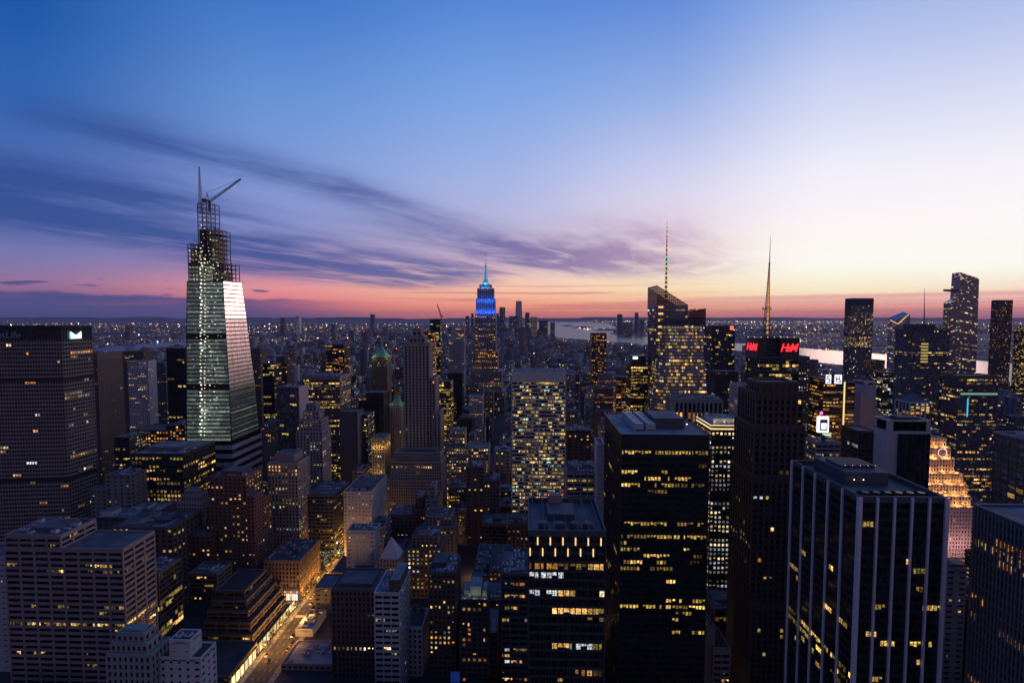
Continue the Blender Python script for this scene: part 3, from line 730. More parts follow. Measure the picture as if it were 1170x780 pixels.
def dark_right():
    root = thing('office_tower', 'dark glass tower with scattered yellow panes above the grey ribbed slab', 'building', (290, 262, 0))
    P = Parts(); st = dict(STY['curtain'], fh=4.1, bw=4.6, sp=.35, pr=.1, wall='darkmetal', base=.10, busy=.05, run=2, mix='yellow')
    rng = random.Random(15); X0, X1, Y0, Y1, Z = 268, 312, 226, 284, 192
    block(P, X0, X1, Y0, Y1, 0, Z, st, rng, 'E', 2); finish(P, root, 'darkmetal', 'glass_blue', 70)
    rooftop(root, X0, X1, Y0, Y1, Z, rng, 'roof', 'concrete', [(.15,.3,.1,.9,2.0,'white'),(.4,.9,.1,.8,3.5,'slate')], 4, 0, 1.1, .5)
    OCC.append((X0, X1, Y0, Y1, Z, 'dark right tower'))
dark_right()
T('arched_building', 'low building with curved roof between white-ribbed tower and grey ribbed slab', 'low curved building', 1082, 1104, 650, 330, 30, 'plain', dict(wall='concrete', base=.04), seed=96, single=10)
def barrel():
    o = [q for q in OCC if q[5] == 'low curved building'][0]; root = [r for r in COL.objects if r.get('label', '').startswith('low building with curved roof')][0]
    m = MB(); x0, x1, y0, y1, z = o[:5]; c, r = (x0+x1)/2, (x1-x0)/2-.3; n = 12; P_ = [(c+r*cos(pi*k/n), z+r*.55*sin(pi*k/n)) for k in range(n+1)]
    m._add([(p[0],y0+.4,p[1]) for p in P_]+[(p[0],y1-.4,p[1]) for p in P_], [tuple(range(n,-1,-1)), tuple(range(n+1,2*n+2))]+[(k,k+1,n+2+k,n+1+k) for k in range(n)]); m.build('curved_roof', 'slate', root)
barrel()

# middle distance, left of the avenue
T('office_tower', 'tall brown stone slab with fine vertical windows beside the octagonal tower', 'brown slab by octagon', 97, 111, 405, 640, 40, 'stone', dict(wall='tan', base=.02, busy=.01, pr=.6), seed=101, top=8)
T('office_tower', 'pale grey gridded slab near the left river', 'pale gridded river slab', 146, 169, 413, 820, 18, 'grid', dict(wall='white', base=.12, busy=.03, pr=.5, sp=.5), seed=102)
T('apartment_tower', 'brown apartment block by the river behind the brown slab', 'brown river block', 139, 164, 402, 1050, 30, 'masonry', dict(wall='brown', base=.05), seed=103)
T('apartment_tower', 'dark apartment block with one lit top floor beside the pale river slab', 'lit top river block', 168, 189, 415, 900, 30, 'masonry', dict(wall='slate', base=.10, busy=.05), seed=104)
T('office_tower', 'plain black slab close on the left of the unfinished tower', 'black slab by unfinished tower', 190, 212, 398, 760, 36, 'curtain', dict(base=.04, busy=.06, mix='yellow'), seed=105, ac=4)
T('office_building', 'broad office with rows of amber windows under the black slab', 'broad amber office', 152, 192, 492, 640, 40, 'plain', dict(wall='brown', sp=.4, pr=.35, bw=4, base=.22, busy=.35, mix='amber'), seed=106, ac=7, extra=[(190,211,486,6,40)])
T('office_building', 'small office with two white lit bars near the octagonal tower', 'white bar office', 131, 148, 500, 560, 24, 'ribbon', dict(wall='slate', base=.15, busy=.1, mix='cream'), seed=107, ac=4)
T('apartment_tower', 'slim tan tower right behind the unfinished tower', 'slim tan tower', 285, 297, 398, 900, 22, 'stone', dict(wall='tan', base=.08, busy=.03), seed=108)
T('office_tower', 'black narrow tower with yellow windows behind the blue glass tower', 'black narrow tower', 300, 313, 416, 820, 26, 'curtain', dict(base=.14, busy=.1, mix='yellow'), seed=109)
T('stone_tower', 'brown stepped stone tower between black narrow tower and blue glass tower', 'brown stepped stone tower', 313, 328, 416, 860, 24, 'stone', dict(wall='brown', base=.05), extra=[(316,325,408,4,14)], seed=110)
T('glass_tower', 'blue glass tower with blank sunset-tinted side wall right of the unfinished tower', 'blue glass pink-walled tower', 316, 341, 443, 620, 26, 'curtain', dict(glass='glass_blue', wall='slate', base=.03, busy=.10, sp=.3, mix='yellow'), seed=111, ac=4)
def sunset_tinted_wall():
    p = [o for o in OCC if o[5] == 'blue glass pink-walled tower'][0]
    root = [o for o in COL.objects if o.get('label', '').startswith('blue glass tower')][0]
    m = MB(); m.box(p[1]+.2, p[1]+.9, p[2]-.3, p[3]+.3, 60, p[4]+1.5); m.build('side_wall', 'palepink', root)  # pink sunset glow on the west face, put into the wall colour
sunset_tinted_wall()
T('office_tower', 'broad office tower with lit yellow floors and pink banded side, left centre', 'broad lit office tower', 345, 388, 430, 690, 42, 'ribbon', dict(wall='granite', bw=6, sub=3, so=.5, base=.10, busy=.40, mix='yellow', sp=.42), seed=112, top=5, ac=7)
T('stone_tower', 'stepped deco stone tower with warm window pairs, left centre', 'stepped deco tower', 339, 368, 493, 560, 24, 'stone', dict(wall='concrete', bw=3.6, base=.09, busy=.03), extra=[(343,367,480,2,20),(347,364,470,4,15),(350,361,462,6,10)], single=40, seed=113)
T('stone_tower', 'short stone tower with pale green hipped roof beside the blue glass tower', 'green hipped tower', 299, 316, 492, 630, 18, 'stone', dict(wall='concrete', base=.08), extra=[(302,314,484,2,13)], seed=114, roof='copper')
T('office_tower', 'dark tower with a golden lit top floor on the left skyline', 'golden topped tower', 372, 393, 394, 1100, 36, 'curtain', dict(base=.18, busy=.12, mix='amber'), seed=115)
T('office_slab', 'plain blue grey blank slab right of the stepped deco tower', 'blue grey blank slab', 388, 408, 471, 640, 24, 'plain', dict(wall='slate', sp=.97, pr=.97, base=0, busy=0), seed=116)
T('office_building', 'office with greenish lit corner behind the blue grey blank slab', 'greenish cornered office', 408, 420, 474, 660, 30, 'ribbon', dict(wall='slate', base=.2, busy=.3, mix='green'), seed=117)
T('office_slab', 'black slab tower with one pale pink edge, left of the slim deco skyscraper', 'black pink-edged slab', 419, 438, 449, 700, 30, 'fins', dict(wall='blackmetal', base=.01, busy=0), seed=118)
def gilded():
    root, tops = T('stone_building', 'cream building with floodlit golden cornice below the black pink-edged slab', 'golden cornice building', 425, 439, 501, 590, 26, 'stone', dict(wall='buff', base=.06, busy=.05, bw=2.8), seed=119, top=2.5)
    x0, x1, y0, y1, z = tops[0]
    for i in range(3): lamp('floodlight', root, (x0+(x1-x0)*(i+.5)/3, y0-3.2, z-11), 700, (1,.58,.14), .5)
    for i in range(3): lamp('floodlight', root, (x1+3.2, y0+(y1-y0)*(i+.5)/3, z-11), 700, (1,.58,.14), .5)
    lamp('floodlight', root, ((x0+x1)/2, y0-9, z-45), 2500, (1,.66,.18), 1)
gilded()
def green_pyramid(x0, x1, yb, ya, Y, L, label, short, power, tall, style):
    root, tops = T('pyramid_topped_tower', label, short, x0, x1, yb, Y, L, 'stone', style, seed=int(x0), parapet=.8)
    a0, a1, b0, b1, z = tops[0]; c = ((a0+a1)/2, (b0+b1)/2); h = tall
    m = MB(); m.loft([(a0+1,b0+1),(a1-1,b0+1),(a1-1,b1-1),(a0+1,b1-1)], z+.05, [(c[0]-.6,c[1]-.6),(c[0]+.6,c[1]-.6),(c[0]+.6,c[1]+.6),(c[0]-.6,c[1]+.6)], z+h); m.build('pyramid_roof', 'copper', root)
    m = MB(); m.tube((*c, z+h), (*c, z+h+5), .6, .1); m.build('finial', 'copper', root)
    for p in ((a0, b0-4), (a1+3, b0-3), (a1+4, b1)): lamp('floodlight', root, (p[0], p[1], z+2), power, (.75,1,.55), .8)
green_pyramid(425, 442, 408, 395, 800, 24, 'slim stone tower with floodlit green pyramid roof, left of the deco skyscraper', 'green pyramid tower', 1800, 19, dict(wall='tan', base=.06, busy=.03))
green_pyramid(446, 458, 462, 451, 760, 17, 'short tower with small green pyramid roof right of the black pink-edged slab', 'small pyramid tower', 500, 14, dict(wall='concrete', base=.05))
T('deco_skyscraper', 'slim stone deco skyscraper with dark vertical window stripes, left of centre', 'slim deco skyscraper', 462, 490, 392, 640, 26, 'fins', dict(wall='limestone', bw=4.6, pr=.55, sp=.30, so=.1, po=.6, base=.0, busy=0),
  extra=[(468,485,384,3,18),(472,481,376,6,12),(490,497,432,3,26,dict(base=.04)),(496,503,470,2,24,dict(base=.08))], seed=121, top=4)
T('stone_building', 'wide stone block with two setbacks below the slim deco skyscraper', 'wide setback block', 437, 505, 549, 580, 34, 'stone', dict(wall='limestone', bw=2.8, base=.06, busy=.06), extra=[(447,504,528,2,30),(452,503,517,6,20,dict(base=0))], single=50, seed=122, ac=9, pent=[(.1,.9,.2,.8,3,'slate')])
T('office_tower', 'glass office tower with nearly every floor lit yellow right of the deco skyscraper', 'fully lit yellow tower', 494, 515, 436, 820, 26, 'curtain', dict(base=.35, busy=.75, mix='yellow', sp=.35, bw=4), seed=123)
T('office_tower', 'black tower with glowing cream crown right of the fully lit yellow tower', 'cream crowned black tower', 511, 528, 426, 960, 24, 'curtain', dict(base=.01, busy=0), seed=124)
T('office_tower', 'dark tower with a green lit edge, second from the blue crowned skyscraper', 'green edged tower', 491, 503, 365, 1500, 30, 'curtain', dict(base=.12, busy=.05, mix='green'), seed=125)
T('office_tower', 'pale tower with red roof beacons left of the blue crowned skyscraper', 'red beacon tower', 513, 530, 389, 1200, 30, 'grid', dict(wall='silver', base=.06, busy=.03), extra=[(521,530,375,4,20,dict(base=.3,mix='amber'))], seed=126)
T('office_tower', 'dark tower with glowing orange upper windows below the gilded pyramid', 'orange topped tower', 484, 496, 380, 1250, 28, 'curtain', dict(base=.35, busy=.3, mix='amber'), seed=127)
T('stone_tower', 'small stone tower with orange lit crown windows below the blue crowned skyscraper', 'orange lit stone tower', 536, 551, 453, 880, 22, 'stone', dict(wall='silver', base=.14, busy=.2, mix='amber', pr=.45), seed=128)
T('office_building', 'stone office with many glowing rows on its left part, centre', 'glowing row office', 510, 558, 512, 640, 30, 'plain', dict(wall='limestone', sp=.45, pr=.4, bw=3.4, base=.22, busy=.4, mix='cream'), extra=[(514,531,492,6,18)], single=40, seed=129, ac=7)
T('office_tower', 'plain dark tower with rooftop machinery right of the glowing row office', 'plain dark tower', 533, 553, 534, 540, 20, 'plain', dict(wall='brown', base=.03), seed=130, ac=6, tanks=1)
T('stone_tower', 'narrow stone tower with water tanks right of the plain dark tower', 'narrow tank-topped tower', 553, 570, 549, 530, 20, 'masonry', dict(wall='brown', base=.07, busy=.05), seed=131, ac=4, tanks=2)
T('office_tower', 'broad pale gridded tower with yellow and green lit floors, centre', 'broad pale gridded tower', 585, 646.5, 426, 520, 38, 'ribbon', dict(wall='white', fh=3.95, bw=14.5, sub=10, sp=.46, pr=.06, so=.35, po=.45, base=.30, busy=.42, run=4, mix='green'), single=100, seed=137, top=10, parapet=.6)
T('office_building', 'dark office with scattered orange dots right of the pale gridded tower', 'dark orange dot office', 648, 675, 492, 540, 26, 'plain', dict(wall='bronze', base=.06, mix='amber'), seed=138, ac=4)
T('office_tower', 'tower with orange striped windows left of the green glass tower', 'orange striped tower', 704, 722, 431, 720, 26, 'ribbon', dict(wall='tan', base=.4, busy=.45, mix='amber', bw=8, sub=2), seed=139)
def green_glass():
    root, tops = T('glass_tower', 'dark green glass tower with white roof sign left of the crystal tower', 'green glass tower', 721, 740, 418, 640, 28, 'curtain', dict(glass='glass_green', base=.2, busy=.4, mix='yellow', sp=.4), seed=140)
    x0, x1, y0, y1, z = tops[0]
    m = MB(); m.box(x0+2, x1-1, y0+6, y0+20, z, z+13); m.build('penthouse', 'blackmetal', root)
    m = MB(); m.box(x0+3.5, x0+10, y0+5.5, y0+5.9, z+8.5, z+12); m.build('sign', 'white_sign', root)
green_glass()
T('office_tower', 'slim dark tower on the avenue with orange dots, second left of the green glass tower', 'slim orange dot tower', 676, 693, 381, 1350, 30, 'plain', dict(wall='bronze', base=.3, busy=.1, mix='amber', sp=.4, pr=.4), seed=141)
T('office_building', 'low arcade fronted building below the crystal tower', 'low arcade building', 771, 825, 457, 470, 28, 'fins', dict(wall='concrete', bw=4.2, pr=.42, po=.9, sp=.05, base=.25, busy=.1, fh=9, mix='amber'), seed=142, ac=9, top=3, roof='roof_dark')
def red_light_tower():
    root, tops = T('office_tower', 'dark office tower with a red square light at its roof corner', 'red light tower', 813, 840, 373, 800, 34, 'curtain', dict(base=.10, busy=.06, bw=2.4, run=3, sp=.4, wall='slate'), seed=143)
    x0, x1, y0, y1, z = tops[0]
    m = MB(); m.box(x1-8, x1-3, y0-.6, y0-.2, z-5, z+.5); m.build('sign', 'red_light', root)
red_light_tower()
T('office_building', 'brown office with one glowing floor line below the red light tower', 'brown glow line office', 817, 843, 425, 690, 30, 'masonry', dict(wall='brown', base=.08, busy=.06), seed=144)
T('office_building', 'pale columned block lit at its top left of the brown stepped tower', 'pale columned block', 845, 861, 441, 520, 24, 'fins', dict(wall='white', bw=3.4, pr=.4, base=.15, busy=.2, mix='cream', fh=7), seed=145)
T('apartment_tower', 'dark tower with white dotted windows right of the red lettered tower', 'white dotted tower', 913, 925, 408, 640, 26, 'masonry', dict(wall='slate', base=.25, busy=.1, mix='white'), seed=146)
def letter_tower():
    root, tops = T('office_tower', 'dark tower with amber window stripes and two white roof panels', 'white panel tower', 941, 964, 434, 560, 27, 'curtain', dict(base=.15, busy=.5, mix='amber', sp=.5, bw=4, run=5), seed=147, extra=[(964, 977, 437, 1, 25)])
    x0, x1, y0, y1, z = tops[0]
    for k, (a, b) in enumerate(((943, 949.3), (953, 961.5))):
        p, q = at(a, 440, 560), at(b, 427, 560)
        s = MB(); s.box(p.x, q.x, y0-.9, y0-.5, z-4, z+6); s.build('sign', 'white_sign', root)
        w, h = q.x-p.x, 10.0; m = MB()                  # dark strokes on the panel
        for (ax_, az_), (bx_, bz_) in ((((.2,.8),(.75,.88)), ((.2,.8),(.25,.55)), ((.25,.55),(.75,.5)), ((.75,.5),(.7,.2)), ((.7,.2),(.2,.12))), (((.15,.85),(.3,.15)), ((.3,.5),(.6,.55)), ((.6,.9),(.6,.55)), ((.6,.55),(.85,.2)), ((.45,.15),(.85,.2))))[k]:
            m.tube((p.x+w*ax_, y0-1.0, z-4+h*az_), (p.x+w*bx_, y0-1.0, z-4+h*bz_), .62, .62, 4)
        m.build('sign_mark', 'blackmetal', root)
    p = at(965, 440, 560)
    m = MB(); m.box(p.x-1.1, p.x+.3, y0-1.0, y0-.5, z-62, z-2); m.build('light_strip', 'warm_strip', root)
letter_tower()
T('concrete_building', 'pale concrete tower with blank upper wall and steep sloping wing', 'pale concrete tower', 989, 1001, 437, 640, 24, 'plain', dict(wall='silver', sp=.9, pr=.85, base=.02, busy=0), seed=148, top=3)
def sloping_wing():
    root = [o for o in COL.objects if o.get('label', '').startswith('pale concrete tower with blank')][0]
    a, b = at(984, 447, 625), at(1013, 477, 625); m = MB(); q = [(a.x,625),(b.x,625),(b.x,639),(a.x,639)]
    m.loft(q, 0, q, [a.z, b.z, b.z, a.z]); m.build('sloping_wing', 'palepink', root); OCC.append((a.x, b.x, 625, 639, b.z, None))
sloping_wing()
T('office_building', 'pale columned hall with blue grey hipped roof behind the pale concrete box', 'hipped columned hall', 1040, 1063, 460, 690, 26, 'fins', dict(wall='white', bw=7, pr=.25, po=1, base=.15, busy=.1, sp=.1), seed=149)
def hip(prefix, mat, h, inset):
    root = [o for o in COL.objects if o.get('label', '').startswith(prefix)][0]; w = [c for c in root.children if c.name.startswith('roof')]
    r = max(w, key=lambda c: max(v.co.z for v in c.data.vertices)); V = [v.co + root.location for v in r.data.vertices]
    x0, x1 = min(v.x for v in V), max(v.x for v in V); y0, y1 = min(v.y for v in V), max(v.y for v in V); z = max(v.z for v in V)+.02
    i = min(x1-x0, y1-y0)*inset; m = MB(); m.loft([(x0+.4,y0+.4),(x1-.4,y0+.4),(x1-.4,y1-.4),(x0+.4,y1-.4)], z, [(x0+i,y0+i),(x1-i,y0+i),(x1-i,y1-i),(x0+i,y1-i)], z+h); m.build('hipped_roof', mat, root)
hip('pale columned hall', 'slate', 11, .46)
hip('short stone tower with pale green', 'copper', 8, .42)
T('concrete_building', 'pale concrete box tower with dark recessed window field behind the white-ribbed tower', 'pale concrete box', 1016, 1063, 481, 400, 16, 'plain', dict(wall='silver', sp=.98, pr=.98, base=0, busy=0), seed=150, top=8, roof='roof_dark', pent=[(.3,.8,.2,.8,2.5,'slate')])
def inset():
    root = [o for o in COL.objects if o.get('label', '').startswith('pale concrete box tower')][0]
    p, q = at(1027, 496, 399), at(1063, 496, 399)
    P = Parts(); st = dict(STY['curtain'], base=.12, busy=.02, run=1, mix='yellow', bw=3.4, fh=3.8)
    rng = random.Random(6); face(P, (p.x,398.9,0), (q.x,398.9,0), (q.x,398.9,p.z), (p.x,398.9,p.z), st, rng)
    m = MB(); m.box(p.x-.2, q.x+.2, 398.8, 399.3, 0, p.z+.3); m.build('window_field', 'glass', root)
    P.wall.build('mullion', 'blackmetal', root)
    for q4, c in P.win: w = MB(); w.quad(*q4, col=c); w.build('window', 'lit', root)
inset()
T('office_building', 'dark glass box with pale roof edge left of the pale concrete box', 'dark glass box', 981, 1002, 493, 470, 25, 'curtain', dict(base=.03, busy=0), seed=151, top=1.5)
T('office_building', 'low stone building with pink lit windows below the billboard', 'low pink windowed building', 932, 960, 507, 440, 20, 'ribbon', dict(wall='concrete', base=.08, busy=.1, bw=5), seed=152, ac=7, tanks=1)
T('office_tower', 'dark glass tower with a blue white lit sign at its roof, right side', 'blue signed tower', 1074, 1096, 432, 600, 13, 'curtain', dict(base=.07, busy=.22, run=3, sp=.4, bw=2.2, wall='darkmetal', glass='glass_blue'), seed=153, top=3)
T('office_tower', 'dark office tower with lit bands and a cyan strip beside the blue signed tower', 'lit band tower', 1096, 1141, 430, 560, 22, 'curtain', dict(base=.10, busy=.30, run=3, sp=.45, wall='darkmetal', bw=2.2, glass='glass_blue'), seed=154, top=3)
T('office_tower', 'yellow lit tower cut by the right edge of the photo on the skyline', 'yellow edge tower', 1167, 1190, 373, 1300, 18, 'curtain', dict(base=.15, busy=.35, run=2, bw=2.4, sp=.4, mix='yellow'), seed=155)
T('office_tower', 'slender dark tower with lit vertical stripes at the far right skyline', 'striped right skyline tower', 1141, 1157, 343, 1430, 20, 'fins', dict(wall='bronze', glass='glass_blue', base=.10, busy=.08, mix='amber', run=1, pr=.4), seed=156, top=6)
T('glass_tower', 'tall glass tower with long white window columns on the right skyline', 'white column glass tower', 973, 998, 341, 1300, 24, 'fins', dict(wall='slate', glass='glass_dusk', base=.10, busy=.12, mix='cream', run=1, bw=3.2, pr=.25, rows={i: (.85 if 21 <= i <= 27 else .45 if 5 <= i <= 18 else .12) for i in range(90)}), seed=157, top=18)
T('office_tower', 'brown block with amber lit face beside the white column glass tower', 'amber faced block', 998, 1011, 412, 1100, 30, 'plain', dict(wall='brown', base=.3, busy=.2, mix='amber'), seed=158)
T('office_tower', 'teal lit glass block below the amber faced block', 'teal glass block', 1009, 1021, 426, 900, 26, 'curtain', dict(base=.3, busy=.3, mix='white'), seed=159)

# ------------------------------------------------------------------ landmarks
def text_mesh(txt, size, mat, parent, org, ax, az, shear=0.0, width=1.0, ext=.25, offset=0.0):
    """letters standing in the plane of ax (reading direction) and az (up)"""
    c = bpy.data.curves.new('sign', 'FONT'); c.body = txt; c.size = size; c.extrude = ext; c.align_x = 'CENTER'; c.align_y = 'CENTER'; c.offset = offset
    c.shear = shear
    o = bpy.data.objects.new('sign', c); COL.objects.link(o)
    dg = bpy.context.evaluated_depsgraph_get(); dg.update()
    me = bpy.data.meshes.new_from_object(o.evaluated_get(dg)); COL.objects.unlink(o); bpy.data.objects.remove(o)
    ax, az = Vector(ax).normalized(), Vector(az).normalized(); n = ax.cross(az)
    M = Matrix(((ax.x*width, az.x, n.x, 0), (ax.y*width, az.y, n.y, 0), (ax.z*width, az.z, n.z, 0), (0,0,0,1)))
    me.transform(M); me.materials.clear(); me.materials.append(MATS[mat])
    s = bpy.data.objects.new('sign', me); COL.objects.link(s); s.parent = parent; s.location = Vector(org) - parent.location
    return s
def octagon_tower():
    root = thing('office_tower', 'huge faceted concrete slab with a lit sign square near its dark roof, left edge', 'building', (-560, 495, 0))
    P = Parts(); st = dict(STY['grid'], fh=4.1, bw=2.6, sp=.42, pr=.24, so=.5, po=.3, wall='granite', base=.03, busy=.035, run=4)
    rng = random.Random(201)
    poly = [(-637,476), (-605,466), (-535,463), (-466.5,472), (-464,503), (-535,522), (-605,522), (-637,506)]
    ztop = at(70, 373, 472).z; zs = ztop - 13
    cuts = [(0, 92), (96, zs-42), (zs-38, zs)]
    for a, b in cuts: prismwalls(P, poly, a, poly, b, st, rng, (1, 2, 3))
    c0 = Vector((-550, 493))
    for a, b in ((92, 96), (zs-42, zs-38)):
        dark = MB(); q = [tuple(c0 + (Vector(p)-c0)*.985) for p in poly]; dark.loft(q, a, q, b); dark.build('mechanical_floor', 'blackmetal', root)
    m = MB(); q = [tuple(c0 + (Vector(p)-c0)*.995) for p in poly]; m.loft(q, zs, q, ztop); m.build('crown', 'blackmetal', root)
    m = MB()
    for i in range(8):
        a, b = Vector(q[i]), Vector(q[(i+1) % 8]); n = int((b-a).length/2.6); d = (b-a).normalized(); o = Vector((d.y, -d.x))
        for k in range(n+1):
            p = a + (b-a)*(k/n); m.hexa((*(p-d*.2),zs), (*(p+d*.2),zs), (*(p+d*.2),ztop-3.2), (*(p-d*.2),ztop-3.2), (o.x,o.y,0), 0, .5)
    m.build('louvre_bank', 'darkmetal', root)
    m = MB(); q2 = [tuple(c0 + (Vector(p)-c0)*1.012) for p in poly]; m.loft(q2, ztop-3, q2, ztop); m.build('roof', 'roof_dark', root)
    finish(P, root, 'granite', 'glass', 0)
    a, b = Vector((-535,463)), Vector((-466.5,472)); d = (b-a).normalized(); p = a - d*1.0; q = at(3, 381, 464)
    text_mesh('MetLife', 9.5, 'letters', root, (-516, 463.6, zs+4.6), (d.x, d.y, 0), (0,0,1))
    e = Vector((2.5, 31)).normalized(); c = Vector((-466.5,472)) + e*13.5; n = Vector((e.y, -e.x))
    m = MB()
    def pp(s, z): return (c.x+e.x*s+n.x*1.0, c.y+e.y*s+n.y*1.0, zs+z)
    for s0, s1, zl, zr in ((-5.5,-2.9,7.8,5.9), (-2.9,0,5.9,3.9), (0,2.9,3.9,5.9), (2.9,5.5,5.9,7.8)):
        m.hexa(pp(s0,.4), pp(s1,.4), pp(s1,zr), pp(s0,zl), (n.x,n.y,0), 0, .4)
    m.build('sign', 'white_sign', root)
    m = MB(); m.hexa(pp(-6.6,.4), pp(-5.6,.4), pp(-5.6,7.8), pp(-6.6,7.8), (n.x,n.y,0), 0, .35); m.build('sign', 'cyan_light', root)
    OCC.append((-620, -448, 463, 520, ztop, 'faceted concrete slab'))
octagon_tower()

def unfinished_tower():
    root = thing('unfinished_skyscraper', 'tapering glass skyscraper under construction with open steel top and crane', 'skyscraper', (-370, 585, 0))
    rng = random.Random(7); P = Parts(); Y0 = 560
    lv = [  # pixel y, left x, corner x, right back (x, extra depth)
        (321, 213.5, 255, 276), (365, 213, 257.5, 281.5), (440, 213, 262, 290.5), (503, 212.5, 265, 296.5)]
    def plan(i):
        y, a, b, c = lv[i]; A, B = at(a, y, Y0), at(b, y, Y0); L = 20.0
        while at(c, y, Y0+L).x > B.x and L < 120: L += .25
        return [(A.x, Y0), (B.x, Y0), (B.x, Y0+L), (A.x+2, Y0+L)], A.z
    st = dict(STY['grid'], fh=4.6, bw=2.3, sp=.10, pr=.045, so=.22, po=.12, base=0, busy=0)
    sr = dict(st, fh=5.0, sp=.28, so=.3, bw=9.0, po=.08)
    for i in range(3):
        p1, z1 = plan(i); p0, z0 = plan(i+1)
        P.glass.loft(p0, z0, p1, z1)
        for k in range(4):
            j = (k+1) % 4
            face(P, (*p0[k], z0), (*p0[j], z0), (*p1[j], z1), (*p1[k], z1), sr if k == 1 else st, rng, lit=False)
    pb, zb = plan(3)
    base = MB(); P2 = Parts()                           # banded base storeys
    for k in range(16):
        g = .5 + .6*(k % 2); q = [(pb[0][0]-g, pb[0][1]-g), (pb[1][0]+g, pb[1][1]-g), (pb[2][0]+g+1.5, pb[2][1]+g), (pb[3][0]-g, pb[3][1]+g)]
        b_ = MB(); b_.loft(q, zb-k*5.2-5.2, q, zb-k*5.2); b_.build('base', 'silver' if k % 2 else 'glass', root)
    w = P.wall.build('wall', 'slate', root); P.glass.build('glazing', 'glass_teal', root)
    # mirror-like west front where the curtain wall is finished
    m = MB()
    for i in range(3):
        p1, z1 = plan(i); p0, z0 = plan(i+1)
        b0, b1, t1, t0 = (Vector((*p0[1], z0)), Vector((*p0[2], z0)), Vector((*p1[2], z1)), Vector((*p1[1], z1)))
        n = (b1-b0).cross(t0-b0).normalized(); m = MB(); m.hexa(b0, b1, t1, t0, n, .01, .06); m.build('west_glazing', ('glass_mirror', 'glass_satin', 'glass_satin')[i], root)
    for yy, xr in ((381, 258.2), (438, 261.8)):         # dark plant floors
        dark = MB(); A, B = at(212.9, yy, Y0), at(xr, yy, Y0); dark.box(A.x-.3, B.x+.1, Y0-.35, Y0+4, A.z-7, A.z); dark.build('mechanical_floor', 'blackmetal', root)
    # work lights on every floor, seen through the glass and in the bare frame
    for x, y0, y1, st_, jit, amp in ((230, 284, 500, 4.0, 1.2, 1.5), (234.5, 296, 500, 4.1, .8, .9), (221, 330, 500, 8, 4, .35), (240, 300, 480, 5.6, 3, .7), (247, 300, 480, 6.4, 2.5, .7), (250, 330, 470, 9, 3, .4)):
        y = y0; m = MB()
        while y < y1:
            q = at(x + rng.uniform(-jit, jit), y + rng.uniform(-.5,.5), Y0-.3); r = rng.uniform(.45, .85)*amp**.4
            k = amp*rng.uniform(.5, 2.2); m.box(q.x-r, q.x+r, q.y-.5, q.y-.3, q.z-r*.8, q.z+r*.8, (1.0*k, .92*k, .62*k)); y += st_
        for t in range(0, len(m.f), 6):
            s = MB(); s.v = m.v[t//6*8:t//6*8+8]; s.f = [[i-(t//6*8) for i in f] for f in m.f[t:t+6]]; s.c = m.c[t:t+6]; s.build('work_light', 'lamp', root)
    m = MB()                                            # faintly lit floors behind the glass (green yellow)
    for k in range(150):
        x = rng.uniform(215, 258); y = rng.uniform(322, 510); q = at(x, y, Y0-.26); wd = rng.uniform(1, 5); z = z_ = q.z
        q2 = at(min(257, x+3), y, Y0); b = rng.uniform(.02, .16)*(2.2 if 226 < x < 250 else 1)
        pass
    y = 322.5
    while y < 508:
        x = 214.0; xe = 255.5 + (y-321)*.05
        while x < xe-1:
            wd = min(rng.uniform(3, 16), xe-x); q = at(x, y, Y0); q2 = at(x+wd*rng.uniform(.94,.99), y, Y0); b = rng.uniform(.06, .11)*(2.0 if 225 < x < 251 else 1)*rng.choice((1, 1, 1, 1, 1.9))
            m.quad((q.x, Y0-.27, q.z-3.4), (q2.x, Y0-.27, q.z-3.4), (q2.x, Y0-.27, q.z-.6), (q.x, Y0-.27, q.z-.6), (b*.82, b*1.0, b*.86)); x += wd
        y += 4.55
    pa, za = plan(2); pb_, zb_ = plan(3); z = zb_ + 1.2
    while z < za - 3:
        t = (z-zb_)/(za-zb_); xw = pb_[1][0] + (pa[1][0]-pb_[1][0])*t; ye = pb_[2][1] + (pa[2][1]-pb_[2][1])*t; y = Y0 + .6; fl = rng.choice((.4, .7, 1, 1.6))
        while y < ye - 1.5:
            ln = min(rng.uniform(2, 12), ye-1-y); b = rng.uniform(.05, .12)*fl*(1.2-.5*t)
            m.quad((xw+.28, y, z), (xw+.28, y+ln*.94, z), (xw+.16, y+ln*.94, z+2.6), (xw+.16, y, z+2.6), (b*.8, b, b*.78)); y += ln
        z += 4.3
    m.build('window', 'lit', root)['kind'] = 'stuff'
    a, b = at(214.6, 300, 561.5), at(243, 300, 561.5); zl = at(214, 321, 561.5).z   # glazing still climbing behind the steel
    m = MB(); m.box(a.x, b.x, 561.5, 563.5, zl, a.z); m.build('upper_glazing', 'glass_teal', root); m = MB(); z = zl + .6
    while z < a.z - 3:
        x = a.x + .3
        while x < b.x - 1: wd = min(rng.uniform(2, 9), b.x-x); k = rng.uniform(.07, .2)*rng.choice((1, 1, 2)); m.quad((x,561.42,z), (x+wd*.96,561.42,z), (x+wd*.96,561.42,z+2.8), (x,561.42,z+2.8), (k*.9, k, k*.78)); x += wd
        z += 4.5
    m.build('lit_storey', 'lit', root)
